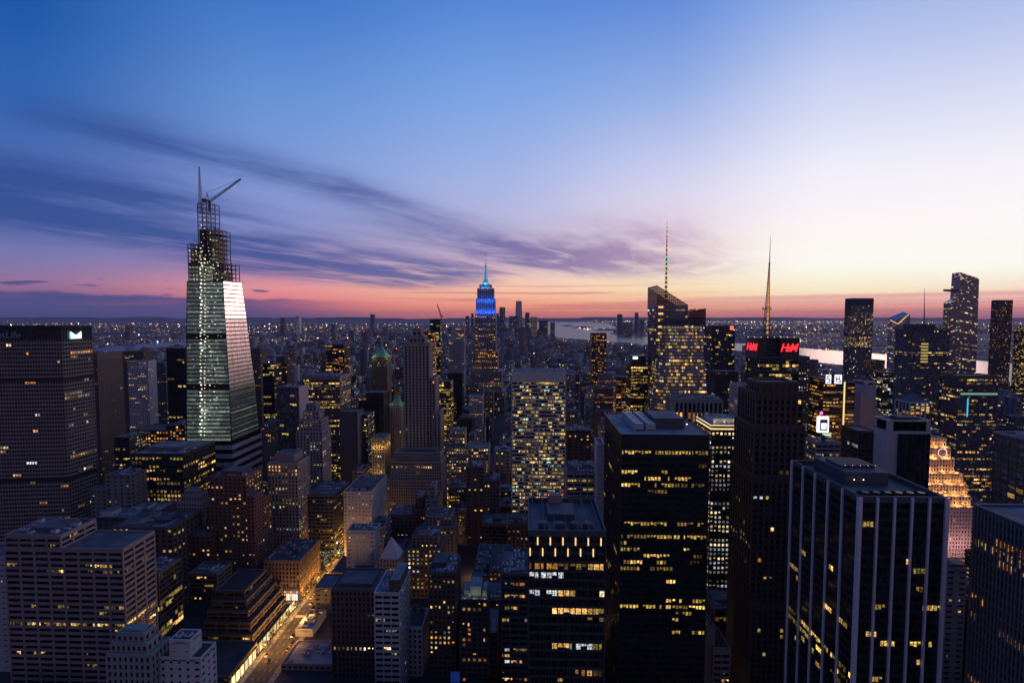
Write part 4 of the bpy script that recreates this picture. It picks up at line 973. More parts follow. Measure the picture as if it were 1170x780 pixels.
    # open steel frames
    def frame(xa, xb, yt, yb, Y, L, nx, ny, storeys, name='steel_frame', mat='steel'):
        A, B = at(xa, yt, Y), at(xb, yt, Y); zb = at(xa, yb, Y).z; m = MB(); r = .36
        for i in range(nx+1):
            for j in range(ny+1):
                if 0 < i < nx and 0 < j < ny: continue
                x = A.x + (B.x-A.x)*i/nx; y = Y + L*j/ny; m.box(x-r, x+r, y-r, y+r, zb, A.z + rng.choice((0, 0, 1.5)))
        for k in range(storeys+1):
            z = zb + (A.z-zb)*k/storeys
            for j in range(ny+1): m.box(A.x-.3, B.x+.3, Y+L*j/ny-.2, Y+L*j/ny+.2, z-.24, z+.24)
            for i in range(nx+1): m.box(A.x+(B.x-A.x)*i/nx-.2, A.x+(B.x-A.x)*i/nx+.2, Y, Y+L, z-.2, z+.2)
        for k in range(0, storeys, 2):
            z0, z1 = zb + (A.z-zb)*k/storeys, zb + (A.z-zb)*(k+2)/storeys
            m.tube((A.x, Y, z0), ((A.x+B.x)/2, Y, z1), .2, .2, 4); m.tube((B.x, Y, z0), ((A.x+B.x)/2, Y, z1), .2, .2, 4)
        m.build(name, mat, root)
        d = MB()                                        # decks
        for k in range(1, storeys): z = zb + (A.z-zb)*k/storeys; d.box(A.x+.4, B.x-.4, Y+.5, Y+L-.5, z-.12, z+.14)
        return A, B, zb, d
    _, _, _, d = frame(214.5, 233, 279, 321, 560.2, 26, 5, 3, 9); d.build('deck', 'darkmetal', root)
    _, _, _, d = frame(225.5, 240.5, 232, 321, 568, 16, 3, 2, 17);
    _, _, _, d = frame(237, 249.5, 262, 321, 562, 22, 3, 3, 11); d.build('deck', 'darkmetal', root)
    _, _, _, d = frame(247, 256, 301, 321, 560.5, 30, 2, 4, 4); d.build('deck', 'darkmetal', root)
    m = MB(); a, b = at(228, 262, 571), at(238.5, 262, 571); m.box(a.x, b.x, 570.5, 582, at(229, 321, 576).z, a.z); m.build('core', 'blackmetal', root)
    for xa, xb, ya, Ya, L in ((217.5, 231, 286, 565, 16), (241, 249, 272, 567, 14), (250, 255.5, 310, 566, 18)):
        a, b = at(xa, ya, Ya), at(xb, ya, Ya); m = MB(); m.box(a.x, b.x, Ya, Ya+L, at(xa, 321, Ya).z, a.z); m.build('core', 'blackmetal', root)
        zt_ = a.z - 4; m = MB()                          # storeys lit by site lamps
        while zt_ > at(xa, 321, Ya).z:
            x = a.x
            while x < b.x - .6: wd = min(rng.uniform(1, 6), b.x-x); k = rng.uniform(.03, .16)*rng.choice((1, 1, 2.2)); m.quad((x,Ya-.06,zt_), (x+wd*.95,Ya-.06,zt_), (x+wd*.95,Ya-.06,zt_+2.7), (x,Ya-.06,zt_+2.7), (k, k*.93, k*.6)); x += wd
            zt_ -= 4.4
        m.build('lit_storey', 'lit', root)
    m = MB()
    for x, ya, yb, n in ((219, 283, 320, 9), (226, 283, 320, 11), (232.5, 252, 320, 14), (239, 262, 320, 14), (245, 285, 322, 8), (250, 300, 321, 6), (256, 306, 320, 4)):
        for k in range(n):
            q = at(x+rng.uniform(-2.5,2.5), ya+(yb-ya)*k/n+rng.uniform(-1,1), 562.2); e = MB(); e.lump(tuple(q), rng.uniform(.4,.75), (1.6,1.45,.9)); e.build('work_light', 'lamp', root)
    # lattice spire
    m = MB(); zA = at(229, 244, 578).z; zB = at(228, 190, 578).z; cx = at(228.3, 215, 578).x; n = 22
    def ring(t):
        r = 1.7*(1-t)+.3; z = zA+(zB-zA)*t; x = cx + .6*(1-t); return [(x-r,578-r,z),(x+r,578-r,z),(x+r,578+r,z),(x-r,578+r,z)]
    for k in range(n):
        a, b = ring(k/n), ring((k+1)/n)
        for i in range(4):
            m.tube(a[i], b[i], .26, .26, 4); m.tube(a[i], a[(i+1)%4], .18, .18, 4); m.tube(a[i], b[(i+1)%4], .16, .16, 4)
    m.build('spire', 'white_stone', root)
    for k in range(12):
        q = ring(k/12); e = MB(); e.lump((q[0][0], q[0][1], q[0][2]), .28, (1.0,.95,.8)); e.build('spire_light', 'lamp', root)
    OCC.append((-396, -345, 560, 600, at(228,300,560).z, 'unfinished skyscraper'))
unfinished_tower()
def crane(name, label, p, tip, tail, cat='crane', w=1.0, thin=.22):
    root = thing(name, label, cat, p); p, tip, tail = Vector(p), Vector(tip), Vector(tail)
    m = MB(); d = (tip-p); L = d.length; n = max(8, int(L/3)); e = Vector((0,1,0)); g = d.normalized().cross(e).normalized()
    def c(t, i): r = w*(1-.55*t); s = [(1,1),(-1,1),(0,-1)][i]; return p + d*t + e*(s[0]*r) - g*(s[1]*r)
    for k in range(n):
        for i in range(3):
            m.tube(c(k/n,i), c((k+1)/n,i), thin, thin, 4); m.tube(c(k/n,i), c((k+1)/n,(i+1)%3), thin*.7, thin*.7, 4)
    m.build('jib', 'blackmetal', root)
    m = MB(); top = p + Vector((-(d.x)*.06, 0, L*.22)); m.tube(p, top, .35, .25); m.tube(p+Vector((-2.5,0,0)), top, .3, .2); m.build('gantry', 'blackmetal', root)
    m = MB(); m.tube(top, tip, thin*.6, thin*.6, 4); m.tube(top, tail, thin*.6, thin*.6, 4); m.build('stay_cable', 'blackmetal', root)
    m = MB(); m.tube(p, tail, .7*w, .6*w, 4); m.box(tail.x-2*w, tail.x+1.5*w, tail.y-1.5*w, tail.y+1.5*w, tail.z-2.2*w, tail.z+.6*w); m.build('counterweight', 'darkmetal', root)
    m = MB(); m.tube(p-Vector((0,0,9*w)), p, 1.1*w, 1.1*w, 4); m.build('mast', 'steel', root)
    h = p + d*.94; m = MB(); m.tube(h, h-Vector((0,0,5)), .1, .1, 4); m.lump(tuple(h-Vector((0,0,5.5))), .6); m.build('hook', 'blackmetal', root)
crane('tower_crane', 'dark luffing crane on top of the unfinished skyscraper', tuple(at(239, 230, 575)), tuple(at(275, 204.5, 575)), tuple(at(234, 228, 575)), w=1.3, thin=.3)
crane('tower_crane', 'thin distant crane with raised jib left of the blue crowned skyscraper', tuple(at(504, 362, 1502)), tuple(at(499.5, 347, 1502)), tuple(at(506, 361, 1502)), w=1.2, thin=.5)

def blue_crown():
    root = thing('skyscraper', 'stepped skyscraper with floodlit blue crown and spire, centre', 'skyscraper', (-116, 1345, 0))
    Y = 1320; rng = random.Random(33); P = Parts()
    st = dict(STY['fins'], fh=3.75, bw=5.2, sp=.3, pr=.45, so=.1, po=.7, wall='limestone', base=.06, busy=.16, run=4, mix='amber')
    def blk(a, b, yt, dY, L, s, lit='NW', top=2, zb=0):
        p, q = at(a, yt, Y+dY), at(b, yt, Y+dY); block(P, p.x, q.x, Y+dY, Y+dY+L, zb, p.z, s, rng, lit, top); return p.x, q.x, p.z
    blk(536, 576, 447, -14, 78, st); blk(538.5, 573, 424, -8, 66, st); blk(541.5, 568.5, 400, -3, 56, st)
    x0, x1, z = blk(543, 566, 357, 0, 50, dict(st, base=.14, busy=.25))
    blk(546.5, 562.5, 357.5, -2, 4, dict(st, base=.05))
    sb = dict(st, base=0, busy=0)
    c0 = blk(544, 565, 341, 2, 46, sb, zb=z-1); c1 = blk(545.5, 563.5, 329, 4, 40, sb, zb=c0[2]-1); c2 = blk(548, 561, 325, 8, 30, sb, zb=c1[2]-1)
    finish(P, root, 'limestone', 'glass', 0)
    m = MB(); cx = (c2[0]+c2[1])/2; cy = Y+23; zt = c2[2]; z3 = at(554, 305, Y+23).z; z4 = at(554, 289, Y+23).z
    m.tube((cx,cy,zt), (cx,cy,zt+6), 11, 9, 12); m.tube((cx,cy,zt+6), (cx,cy,zt+14), 7, 5.5, 12); m.tube((cx,cy,zt+14), (cx,cy,z3), 4.6, 2.6, 12)
    m.build('mooring_mast', 'silver', root)
    m = MB()
    for a in range(4): m.hexa((cx+cos(a*pi/2)*4.5, cy+sin(a*pi/2)*4.5, zt+8), (cx+cos(a*pi/2)*5.6, cy+sin(a*pi/2)*5.6, zt+8), (cx+cos(a*pi/2)*3.4, cy+sin(a*pi/2)*3.4, z3-4), (cx+cos(a*pi/2)*2.5, cy+sin(a*pi/2)*2.5, z3-4), (-sin(a*pi/2), cos(a*pi/2), 0), -.5, .5)
    m.build('fin', 'silver', root)
    for a in range(-1, 2):
        q = -pi/2 + a*.8; e = MB(); e.tube((cx+cos(q)*4.9, cy+sin(q)*4.9, zt+14), (cx+cos(q)*3.0, cy+sin(q)*3.0, z3-2), .5, .4, 5, (.2,.6,1.1)); e.build('light_strip', 'lamp', root)
    m = MB(); m.tube((cx,cy,z3), (cx,cy,z3+8), 2.4, 1.6, 8); m.tube((cx,cy,z3+8), (cx,cy,z3+22), 1.3, 1.0, 8); m.tube((cx,cy,z3+22), (cx,cy,z4), .8, .3, 6); m.build('antenna', 'silver', root)
    for t in (.1, .25, .4, .55, .7): e = MB(); e.lump((cx, cy-1.8, z3+(z4-z3)*t), 1.0, (.15,.5,1.3), 2.4); e.build('spire_light', 'lamp', root)
    for a in ((c1[0], c1[2]), (c1[1], c1[2])): e = MB(); e.box(min(a[0], cx)+.5, max(a[0], cx)-.5, Y+3.0, Y+3.6, a[1]-1.6, a[1]-.6, (.8,.12,.18)); e.build('light_strip', 'lamp', root)
    B = (.02, .13, 1.0)
    for i in range(5):
        x = x0 + (x1-x0)*(i+.5)/5; lamp('floodlight', root, (x, Y-5, z+2), 9000, B, 1.2)
        lamp('floodlight', root, (c0[0]+(c0[1]-c0[0])*(i+.5)/5, Y-4, c0[2]-6), 7000, B, 1.2)
    for j in range(3):
        lamp('floodlight', root, (x1+5, Y+8+j*16, z+2), 8000, B, 1.2); lamp('floodlight', root, (x1+4, Y+8+j*16, c0[2]-2), 7000, B, 1.2)
    for i in range(3): lamp('floodlight', root, (cx-8+i*8, Y+2, c1[2]+1), 3500, (.03,.3,1), .8); lamp('floodlight', root, (cx-9+i*9, cy-13, zt+3), 3000, (.05,.6,1), .8)
    OCC.append((x0, x1, Y, Y+50, z, 'blue crowned skyscraper'))
blue_crown()

def gilded_pyramid():
    Y = 2000; root = thing('pyramid_topped_tower', 'distant tower with glowing gilded pyramid roof behind the deco skyscraper', 'building', (at(480, 395, Y).x, Y+20, 0))
    P = Parts(); p, q = at(473, 397, Y), at(487, 397, Y); block(P, p.x, q.x, Y, Y+44, 0, p.z, dict(STY['stone'], bw=6, base=.1), random.Random(3), 'N', 2)
    finish(P, root, 'limestone', 'glass'); c = ((p.x+q.x)/2, Y+22); h = at(480, 378, Y).z
    m = MB(); m.loft([(p.x+8,Y+8),(q.x-8,Y+8),(q.x-8,Y+36),(p.x+8,Y+36)], p.z, [(c[0]-1,c[1]-1),(c[0]+1,c[1]-1),(c[0]+1,c[1]+1),(c[0]-1,c[1]+1)], h); m.build('pyramid_roof', 'gilt', root)
    for d in (-20, 0, 20): lamp('floodlight', root, (c[0]+d, Y-6, p.z+4), 22000, (1,.5,.1), 2)
    lamp('floodlight', root, (c[0], Y-4, p.z+35), 16000, (1,.5,.1), 2)
    OCC.append((p.x, q.x, Y, Y+44, p.z, 'gilded pyramid'))
gilded_pyramid()

def crystal_tower():
    root = thing('glass_tower', 'crystal shaped glass tower with slanted lattice crown and tall mast', 'skyscraper', (207, 630, 0))
    rng = random.Random(44); P = Parts(); Y = 598
    st = dict(STY['curtain'], fh=4.2, bw=3.0, sp=.34, pr=.10, so=.1, po=.2, wall='darkmetal', base=.07, busy=.16, run=4, mix='std')
    X = lambda x, y, Yy=Y: at(x, y, Yy).x
    Z = lambda y, Yy=Y: at(760, y, Yy).z
    # rear prism, its top cut on a slope
    yr = Y+16; a, b = X(750.5, 345, yr), X(786, 345, yr); bl = X(748, 440, yr); zr = Z(349, yr)
    r0 = [(bl, yr), (b, yr), (b, yr+46), (bl+3, yr+46)]; r1 = [(a, yr), (b, yr), (b, yr+46), (a, yr+46)]
    prismwalls(P, r0, Z(440, yr), r1, Z(349, yr), dict(st, base=.05, busy=.1), rng, (0, 3)); P.glass.loft(r0, 0, r0, Z(440, yr))
    # front crystal: face leans back, west corner folded
    f1 = [(X(757,372), Y+6), (X(804,372), Y+6), (X(804,372), Y+40), (X(757,372), Y+40)]
    f0 = [(X(744,472), Y+6), (X(759,472), Y-9), (X(806.5,472), Y-9), (X(806.5,472), Y+34), (X(744,472), Y+34)]
    f1 = [(X(760,372), Y+6.5), (X(761,372), Y+6), (X(803.5,372), Y+6), (X(803.5,372), Y+30), (X(760,372), Y+30)]
    prismwalls(P, f0, Z(472), f1, Z(372), dict(st, base=.22, busy=.25, run=2, bw=2.2), rng, (0, 1, 4)); P.glass.loft(f0, 0, f0, Z(472))
    finish(P, root, 'slate', 'glass_dusk', 80)
    # lattice screens
    def screen(p, q, zb, zp, zq, n, name='crown_screen'):
        m = MB(); p, q = Vector(p), Vector(q); d = (q-p).normalized(); nn = Vector((d.y, -d.x, 0))
        for i in range(n+1):
            t = i/n; c = p.lerp(q, t); zt = zp+(zq-zp)*t; m.hexa((*(c-d*.18),zb), (*(c+d*.18),zb), (*(c+d*.18),zt), (*(c-d*.18),zt), nn, -.2, .2)
        k = zb
        while k < max(zp, zq):
            t0, t1 = 0, 1
            if zp > zq and k > zq: t1 = (zp-k)/(zp-zq)
            if zq > zp and k > zp: t0 = (k-zp)/(zq-zp)
            if t1 > t0: a_, b_ = p.lerp(q, t0), p.lerp(q, t1); m.hexa((*a_,k), (*b_,k), (*b_,k+.7), (*a_,k+.7), nn, -.25, .25)
            k += 3.3
        m.hexa((*p,zp-.7), (*q,zq-.7), (*q,zq), (*p,zp), nn, -.3, .3)
        m.build(name, 'darkmetal', root)
        g = MB(); g.hexa((*p,zb), (*q,zb), (*q,zq-.5), (*p,zp-.5), nn, -.05, .05)
        g.build('screen_glazing', 'glass_screen', root)
    zt = Z(326, yr); zb = Z(349, yr)
    screen((a,yr), (b,yr), zb, zt, zb+.8, 15); screen((a,yr+46), (a,yr), zb, zt, zt, 12); screen((a,yr+46), (b,yr+46), zb, zt, zb+.8, 15)
    c0, c1 = X(787,372,Y+8), X(806,372,Y+8)
    screen((c0,Y+8), (c1,Y+8), Z(372), Z(356), Z(352), 7); screen((c1,Y+8), (c1,Y+44), Z(372), Z(352), Z(354), 9); screen((c0,Y+44), (c1,Y+44), Z(372), Z(356), Z(352), 7)
    m = MB(); m.box(X(757,372)+1, X(787,372), Y+9, Y+15.8, Z(372), Z(365)); m.build('penthouse', 'slate', root)
    m = MB(); m.box(X(768,360), X(786,360), Y+10, Y+15.5, Z(366), Z(358)); m.build('roof_plant', 'grey', root)
    for i in range(16):
        x = X(758,372)+(X(803,372)-X(758,372))*i/15; s = MB(); s.box(x-.9, x+.9, Y+5.2, Y+5.6, Z(375), Z(373.6), (.3,.22,.09)); s.build('light_slot', 'lamp', root)
    for k in range(6): s = MB(); zz = Z(352+k*7.5, yr); s.box(a+2, a+8, yr-.35, yr-.22, zz, zz+2.6, (1,.6,.2)); s.build('window', 'lamp', root)
    # mast
    mx = X(761, 330, Y+30); z0, z1 = Z(345, Y+30), Z(253, Y+30); m = MB(); n = 26
    for k in range(n):
        r0_, r1_ = 1.5*(1-k/n)+.25, 1.5*(1-(k+1)/n)+.25; za, zb_ = z0+(z1-z0)*k/n, z0+(z1-z0)*(k+1)/n
        m.tube((mx,Y+30,za), (mx,Y+30,zb_), r0_, r1_, 6); m.tube((mx,Y+30,za), (mx,Y+30,za+.5), r0_*1.5, r0_*1.5, 6)
    m.build('mast', 'steel', root)
    for k in range(17):
        t = .03+k*.057; c = (.15,1.0,.3) if k in (8, 9) else (1.0,.25,.2) if 10 <= k <= 13 else (.9,.6,.25)
        r = 1.5*(1-t)+.3; e = MB(); e.tube((mx,Y+30,z0+(z1-z0)*t), (mx,Y+30,z0+(z1-z0)*(t+.03)), r*1.05, r*1.05, 6, tuple(v*.75 for v in c)); e.build('mast_light', 'lamp', root)
    OCC.append((X(739,440), X(807,440), Y-8, Y+62, Z(365), 'crystal tower'))
crystal_tower()

def lettered_tower():
    root, tops = T('office_tower', 'dark tower with red lettered signs on its roof corners and orange lattice mast', 'red lettered tower', 868, 913, 408, 600, 38, 'curtain',
      dict(base=.10, busy=.05, wall='darkmetal', run=2, bw=4, mix='yellow'), seed=301, extra=[(874, 893, 386, 3, 32, dict(base=0, busy=0, sp=.2))], top=1)
    Y = 600; X = lambda x, y=397: at(x, y, Y).x; Z = lambda y: at(880, y, Y).z
    m = MB(); m.box(X(890.5), X(912.8), Y-1, Y+12, Z(411), Z(385.5)); m.build('sign_box', 'blackmetal', root)
    m = MB(); m.box(X(868)-1, X(868)+9, Y+2, Y+36, Z(411), Z(385.5)); m.build('sign_box', 'blackmetal', root)
    def hm(c, ax, w, hh):
        c, ax = Vector(c), Vector(ax); k = w/(hh*2.05)
        for t, dx, dz, sz, off in (('H', -.33, 0, 1.36, .02), ('&', -.01, -.13, .95, .012), ('M', .31, 0, 1.36, .02)):
            text_mesh(t, hh*sz, 'red_sign', root, c + ax*(w*dx) + Vector((0,0,hh*dz)), ax, (0,0,1), .30, k, .2, hh*off)
    p = at(901.3, 397.5, Y-1.5); hm(p, (1,0,0), 17.5, 10)
    hm((X(868)-1.5, Y+19, p.z), (0,-1,0), 24, 9.5)
    x, y, z0, z1 = X(886), Y+24, Z(386), at(888, 269, Y+24).z
    m = MB(); n = 24; zm = at(888, 300, Y+24).z
    def ring(t): r = 2.9*(1-t)**1.3+.45; z = z0+(zm-z0)*t; return [(x-r+1.8*t,y-r,z),(x+r+1.8*t,y-r,z),(x+r+1.8*t,y+r,z),(x-r+1.8*t,y+r,z)]
    for k in range(n):
        a, b = ring(k/n), ring((k+1)/n)
        for i in range(4): m.tube(a[i], b[i], .32, .3, 4); m.tube(a[i], b[(i+1)%4], .2, .2, 4); m.tube(b[i], b[(i+1)%4], .2, .2, 4)
    m.tube((x+1.8,y,zm), (x+2.2,y,z1), .55, .12, 6)
    m.build('mast', 'steel', root)
    for k, (yy, r) in enumerate(((377.5, 7.5), (353.5, 5.0))):
        m = MB(); zz = at(887, yy, y).z; m.tube((x,y,zz-.5), (x,y,zz+.5), r, r, 12); m.tube((x,y,zz+1.6), (x,y,zz+1.8), r, r, 12); m.build('platform', 'steel', root)
        for q in range(6):
            e = MB(); e.tube((x+r*cos(q), y+r*sin(q), zz), (x+r*cos(q), y+r*sin(q), zz+3.5), .3, .3, 5); e.build('aerial', 'steel', root)
    for k in range(15):
        t = .04 + k*.062; q = ring(t); e = MB(); c = Vector(q[0]).lerp(Vector(q[1]), .5); e.box(c.x-.9*(1.2-t), c.x+.9*(1.2-t), c.y-.1, c.y+.3, c.z, c.z+4, (.75,.3,.05)); e.build('mast_light', 'lamp', root)
    for k in range(8): e = MB(); e.lump((X(854+k*7.5), Y-1, Z(385)), .7, (1.2,.8,.45) if k % 3 else (1.1,1,1)); e.build('roof_lamp', 'lamp', root)
lettered_tower()

def clock_tower():
    Y = 480; root = thing('clock_tower', 'floodlit orange stepped tower with round clocks and globe at the right', 'clock tower', (at(1085, 560, Y).x, Y+25, 0))
    P = Parts(); rng = random.Random(12); st = dict(STY['masonry'], wall='palepink', bw=2.9, fh=3.8, sp=.5, pr=.55, base=.02, busy=0)
    tiers = []; zb = 0
    for a, b, y, dY, L in ((1052, 1113, 578, 0, 60), (1054, 1109, 566, 3, 52), (1056, 1105, 553, 6, 45), (1058, 1100, 540, 9, 38), (1060, 1090, 524, 12, 30), (1063, 1086, 511, 14, 24), (1068, 1081, 500, 17, 15)):
        p, q = at(a, y, Y+dY), at(b, y, Y+dY); block(P, p.x, q.x, Y+dY, Y+dY+L, max(0, zb-.5), p.z, st, rng, 'N', 1.2); zb = p.z; tiers.append((p.x, q.x, Y+dY, L, p.z))
    finish(P, root, 'palepink', 'glass')
    O = (1,.47,.12)
    for i, (a, b, y, L, z) in enumerate(tiers[:-1]):
        nb, nxt = tiers[i+1], None; n = max(2, int((b-a)/9))
        for k in range(n): lamp('floodlight', root, (a+(b-a)*(k+.5)/n, y-.3, z+1.0), 1900, O, .4)
        for k in range(n+2):
            e = MB(); e.box(a+(b-a)*(k+.2)/(n+2), a+(b-a)*(k+.5)/(n+2), y+.1, y+1.0, z, z+.8, (1.6,.75,.15)); e.build('light_fitting', 'lamp', root)
        for k in range(3): lamp('floodlight', root, (a-.5, y+L*(k+.5)/3, z+1), 1600, O, .4)
    t = tiers[5]
    for cx, cy, ax in (((t[0]+t[1])/2+1.5, t[2]-.5, (1,0,0)), (t[0]-.5, t[2]+9, (0,-1,0))):
        ax = Vector(ax); m = MB(); nn = ax.cross(Vector((0,0,1))); c = Vector((cx, cy, t[4]-5.0))
        m.tube(c, c+nn*.4, 4.2, 4.2, 24); m.build('clock_face', 'palepink', root)
        m = MB()
        for k in range(24):
            q0, q1 = 2*pi*k/24, 2*pi*(k+1)/24; o = c+nn*.5
            m.tube(o+ax*cos(q0)*4.2+Vector((0,0,4.2*sin(q0))), o+ax*cos(q1)*4.2+Vector((0,0,4.2*sin(q1))), .4, .4, 4, (1.2,.75,.55))
        m.build('clock_rim', 'lamp', root)
        m = MB(); o = c+nn*.55; m.tube(o, o+Vector((0,0,3)), .2, .15, 4); m.tube(o, o+ax*2, .2, .15, 4); m.build('clock_hand', 'blackmetal', root)
    t = tiers[-1]; c = ((t[0]+t[1])/2, t[2]+7)
    m = MB()
    for k in range(6):
        q0, q1 = -pi/2+pi*k/6, -pi/2+pi*(k+1)/6; m.tube((*c, t[4]+4+3.4*sin(q0)), (*c, t[4]+4+3.4*sin(q1)), 3.4*cos(q0)+.05, 3.4*cos(q1)+.05, 14)
    m.build('globe', 'glass_blue', root)
    for d in (-16, 0, 16): lamp('floodlight', root, ((tiers[0][0]+tiers[0][1])/2+d, Y-14, tiers[0][4]-38), 7000, (1,.52,.46), 2)
    for d in (10, 40): lamp('floodlight', root, (tiers[0][0]-12, Y+d, tiers[0][4]-20), 6000, (1,.5,.3), 2)
    OCC.append((tiers[0][0], tiers[0][1], Y, Y+60, tiers[0][4], 'orange clock tower'))
clock_tower()

def billboard():
    Y = 470; root = thing('billboard', 'bright white video billboard with teal frame light standing on a low roof', 'billboard', tuple(at(941.5, 500, Y)))
    X = lambda x: at(x, 487, Y).x; Z = lambda y: at(941, y, Y).z
    m = MB(); m.box(X(935), X(947), Y, Y+3, Z(494), Z(476)); m.build('frame', 'white_sign', root)
    m = MB(); m.box(X(936.8), X(945.2), Y-.3, Y-.02, Z(491.5), Z(479)); m.build('screen', 'blackmetal', root)
    m = MB(); m.box(X(938), X(944), Y-.5, Y-.35, Z(490), Z(483)); m.build('picture', 'white_sign', root)
    m = MB(); m.box(X(937.5), X(944.5), Y-.5, Y-.35, Z(481.5), Z(480.2)); m.build('caption_bar', 'silver', root)
    m = MB(); m.box(X(940), X(949.5), Y-.6, Y-.1, Z(497.2), Z(495.8)); m.box(X(940), X(941.2), Y-.6, Y-.1, Z(500), Z(497.2)); m.build('teal_tube', 'teal_light', root)
    m = MB(); m.lump(tuple(at(938.5, 471.5, Y)), 1.6); m.build('beacon', 'magenta_light', root)
    m = MB(); m.tube(at(938.5, 477, Y+1), at(938.5, 471.5, Y+1), .3, .3); m.build('pole', 'darkmetal', root)
    m = MB(); 
    for x in (936, 941, 946): m.tube((X(x), Y+1.5, Z(507)), (X(x), Y+1.5, Z(494)), .35, .35, 5)
    m.build('post', 'darkmetal', root)
billboard()
def sign_on_tower():
    root = [o for o in COL.objects if o.get('label', '').startswith('dark glass tower with a blue white')][0]
    p = at(1084, 428.4, 598.5)
    m = MB(); a, b = at(1075, 431, 599), at(1094, 425, 599); m.box(a.x, b.x, 599.2, 601, at(1080, 433, 599).z, b.z); m.build('sign_board', 'blackmetal', root)
    text_mesh('Proskauer', 3.4, 'blue_sign', root, tuple(p), (1,0,0), (0,0,1), 0, 1.0, .2, .05)
    m = MB(); m.box(at(1105,470,559).x, at(1105.9,470,559).x, 558.9, 559.4, at(1105,476,559).z, at(1105,455,559).z); m.build('light_strip', 'cyan_light', root)
    m = MB(); m.box(at(1074,446,599).x, at(1096,446,599).x, 599.1, 599.4, at(1080,447.5,599).z, at(1080,445.5,599).z, (.16,.3,.22)); m.build('light_strip', 'lamp', root)
    root = [o for o in COL.objects if o.get('label', '').startswith('dark office tower with lit bands')][0]
    m = MB(); m.box(at(1098,448,559).x, at(1140,448,559).x, 559.0, 559.4, at(1110,451,559).z, at(1110,448.8,559).z, (.18,.32,.24)); m.build('light_strip', 'lamp', root)
sign_on_tower()

def mast_tower():
    root, tops = T('office_tower', 'wide dark tower with rooftop screens and one thin mast on the right skyline', 'thin masted tower', 1038, 1086, 377, 900, 30, 'curtain',
      dict(base=.04, busy=.06, run=3, wall='slate', mix='yellow', bw=2.4, sp=.4, glass='glass_blue', rows={10: .95, 11: .5, 6: .2, 15: .3, 17: .3, 22: .3}), seed=310, extra=[(1044, 1068, 371, 4, 24)])
    x0, x1, y0, y1, z = tops[0]
    m = MB()
    for side in (y0-.4, y1+.4):
        m = MB(); m.box(x0, x1, side-.15, side+.15, z+3, z+3.4)
        for i in range(26): c = x0+(x1-x0)*i/25; m.box(c-.25, c+.25, side-.2, side+.2, z-4, z+8+3*sin(i*1.7))
        m.build('roof_screen', 'darkmetal', root)
    p = at(1056, 371, 920); m = MB(); m.tube(p, at(1056.3, 329, 920), 1.1, .2, 6); m.build('mast', 'steel', root)
    m = MB(); a, b = at(1053, 392, 899), at(1060, 418, 899)
    for k in range(7): m.box(a.x, b.x, y0-.5, y0-.3, a.z-k*5.4-2.6, a.z-k*5.4, (.5,.38,.10))
    m.build('light_band', 'lamp', root)
mast_tower()
def yard_towers():
    Y = 1450; rng = random.Random(77)
    st = dict(STY['curtain'], fh=4.4, bw=4.5, sp=.22, pr=.06, so=.12, po=.2, wall='darkmetal', base=.07, busy=.09, run=2, mix='cream')
    root = thing('glass_tower', 'tall glass tower with pointed deck and triangular lit top, right skyline', 'skyscraper', (at(1098, 400, Y).x, Y+30, 0))
    P = Parts(); X = lambda x, y=390: at(x, y, Y).x; Z = lambda y: at(1100, y, Y).z
    b0 = [(X(1088,440), Y), (X(1115,440), Y), (X(1115,440), Y+34), (X(1088,440), Y+34)]
    t0 = [(X(1098,318), Y+2), (X(1119.5,318), Y+2), (X(1119.5,318), Y+30), (X(1098,318), Y+30)]
    prismwalls(P, b0, Z(470), t0, [Z(311), Z(318), Z(318), Z(311)], st, rng, (0, 3)); P.glass.loft(b0, 0, b0, Z(470))
    s0 = [(X(1082,440), Y-6), (X(1094,440), Y-6), (X(1094,440), Y+20), (X(1082,440), Y+20)]; s1 = [(X(1085,344), Y-4), (X(1094,344), Y-4), (X(1094,344), Y+20), (X(1085,344), Y+20)]
    prismwalls(P, s0, Z(450), s1, [Z(345), Z(341), Z(341), Z(345)], st, rng, (0, 3)); P.glass.loft(s0, 0, s0, Z(450))
    finish(P, root, 'slate', 'glass_dusk')
    zd = Z(331); m = MB(); tri = [(X(1077,331), Y-2), (X(1097,331), Y+2), (X(1097,331), Y+34)]; m.loft(tri, zd-4.5, tri, zd+1.5); m.build('deck', 'steel', root)
    m = MB()
    for a, b in (((1096,313),(1105,323)), ((1105,323),(1112,318.5))): m.tube(at(*a, Y+2.5), at(*b, Y+3), 1.0, 1.0, 5)
    m.build('light_strip', 'warm_strip', root)
    OCC.append((X(1076), X(1118), Y, Y+60, Z(318), 'pointed deck tower'))
    Y2 = 1550; root = thing('glass_tower', 'glass tower with lit folded triangular roof left of the thin masted tower', 'building', (at(1026, 400, Y2).x, Y2+20, 0))
    P = Parts(); A = lambda x, y=380: at(x, y, Y2).x; zz = lambda y: at(1026, y, Y2).z
    b0 = [(A(1022), Y2), (A(1039), Y2), (A(1039), Y2+28), (A(1022), Y2+28)]
    prismwalls(P, b0, zz(450), b0, [zz(366), zz(359), zz(356), zz(363)], st, rng, (0, 3)); P.glass.loft(b0, 0, b0, zz(450)); finish(P, root, 'silver', 'glass_dusk')
    m = MB()
    for a, b in (((1017,365.5),(1026,370)), ((1026,370),(1038.5,359))): m.tube(at(*a, Y2-1.5), at(*b, Y2-1.5), .8, .8, 5)
    m.build('light_strip', 'warm_strip', root)
    OCC.append((A(1013), A(1039), Y2, Y2+50, zz(360), 'folded roof tower'))
yard_towers()

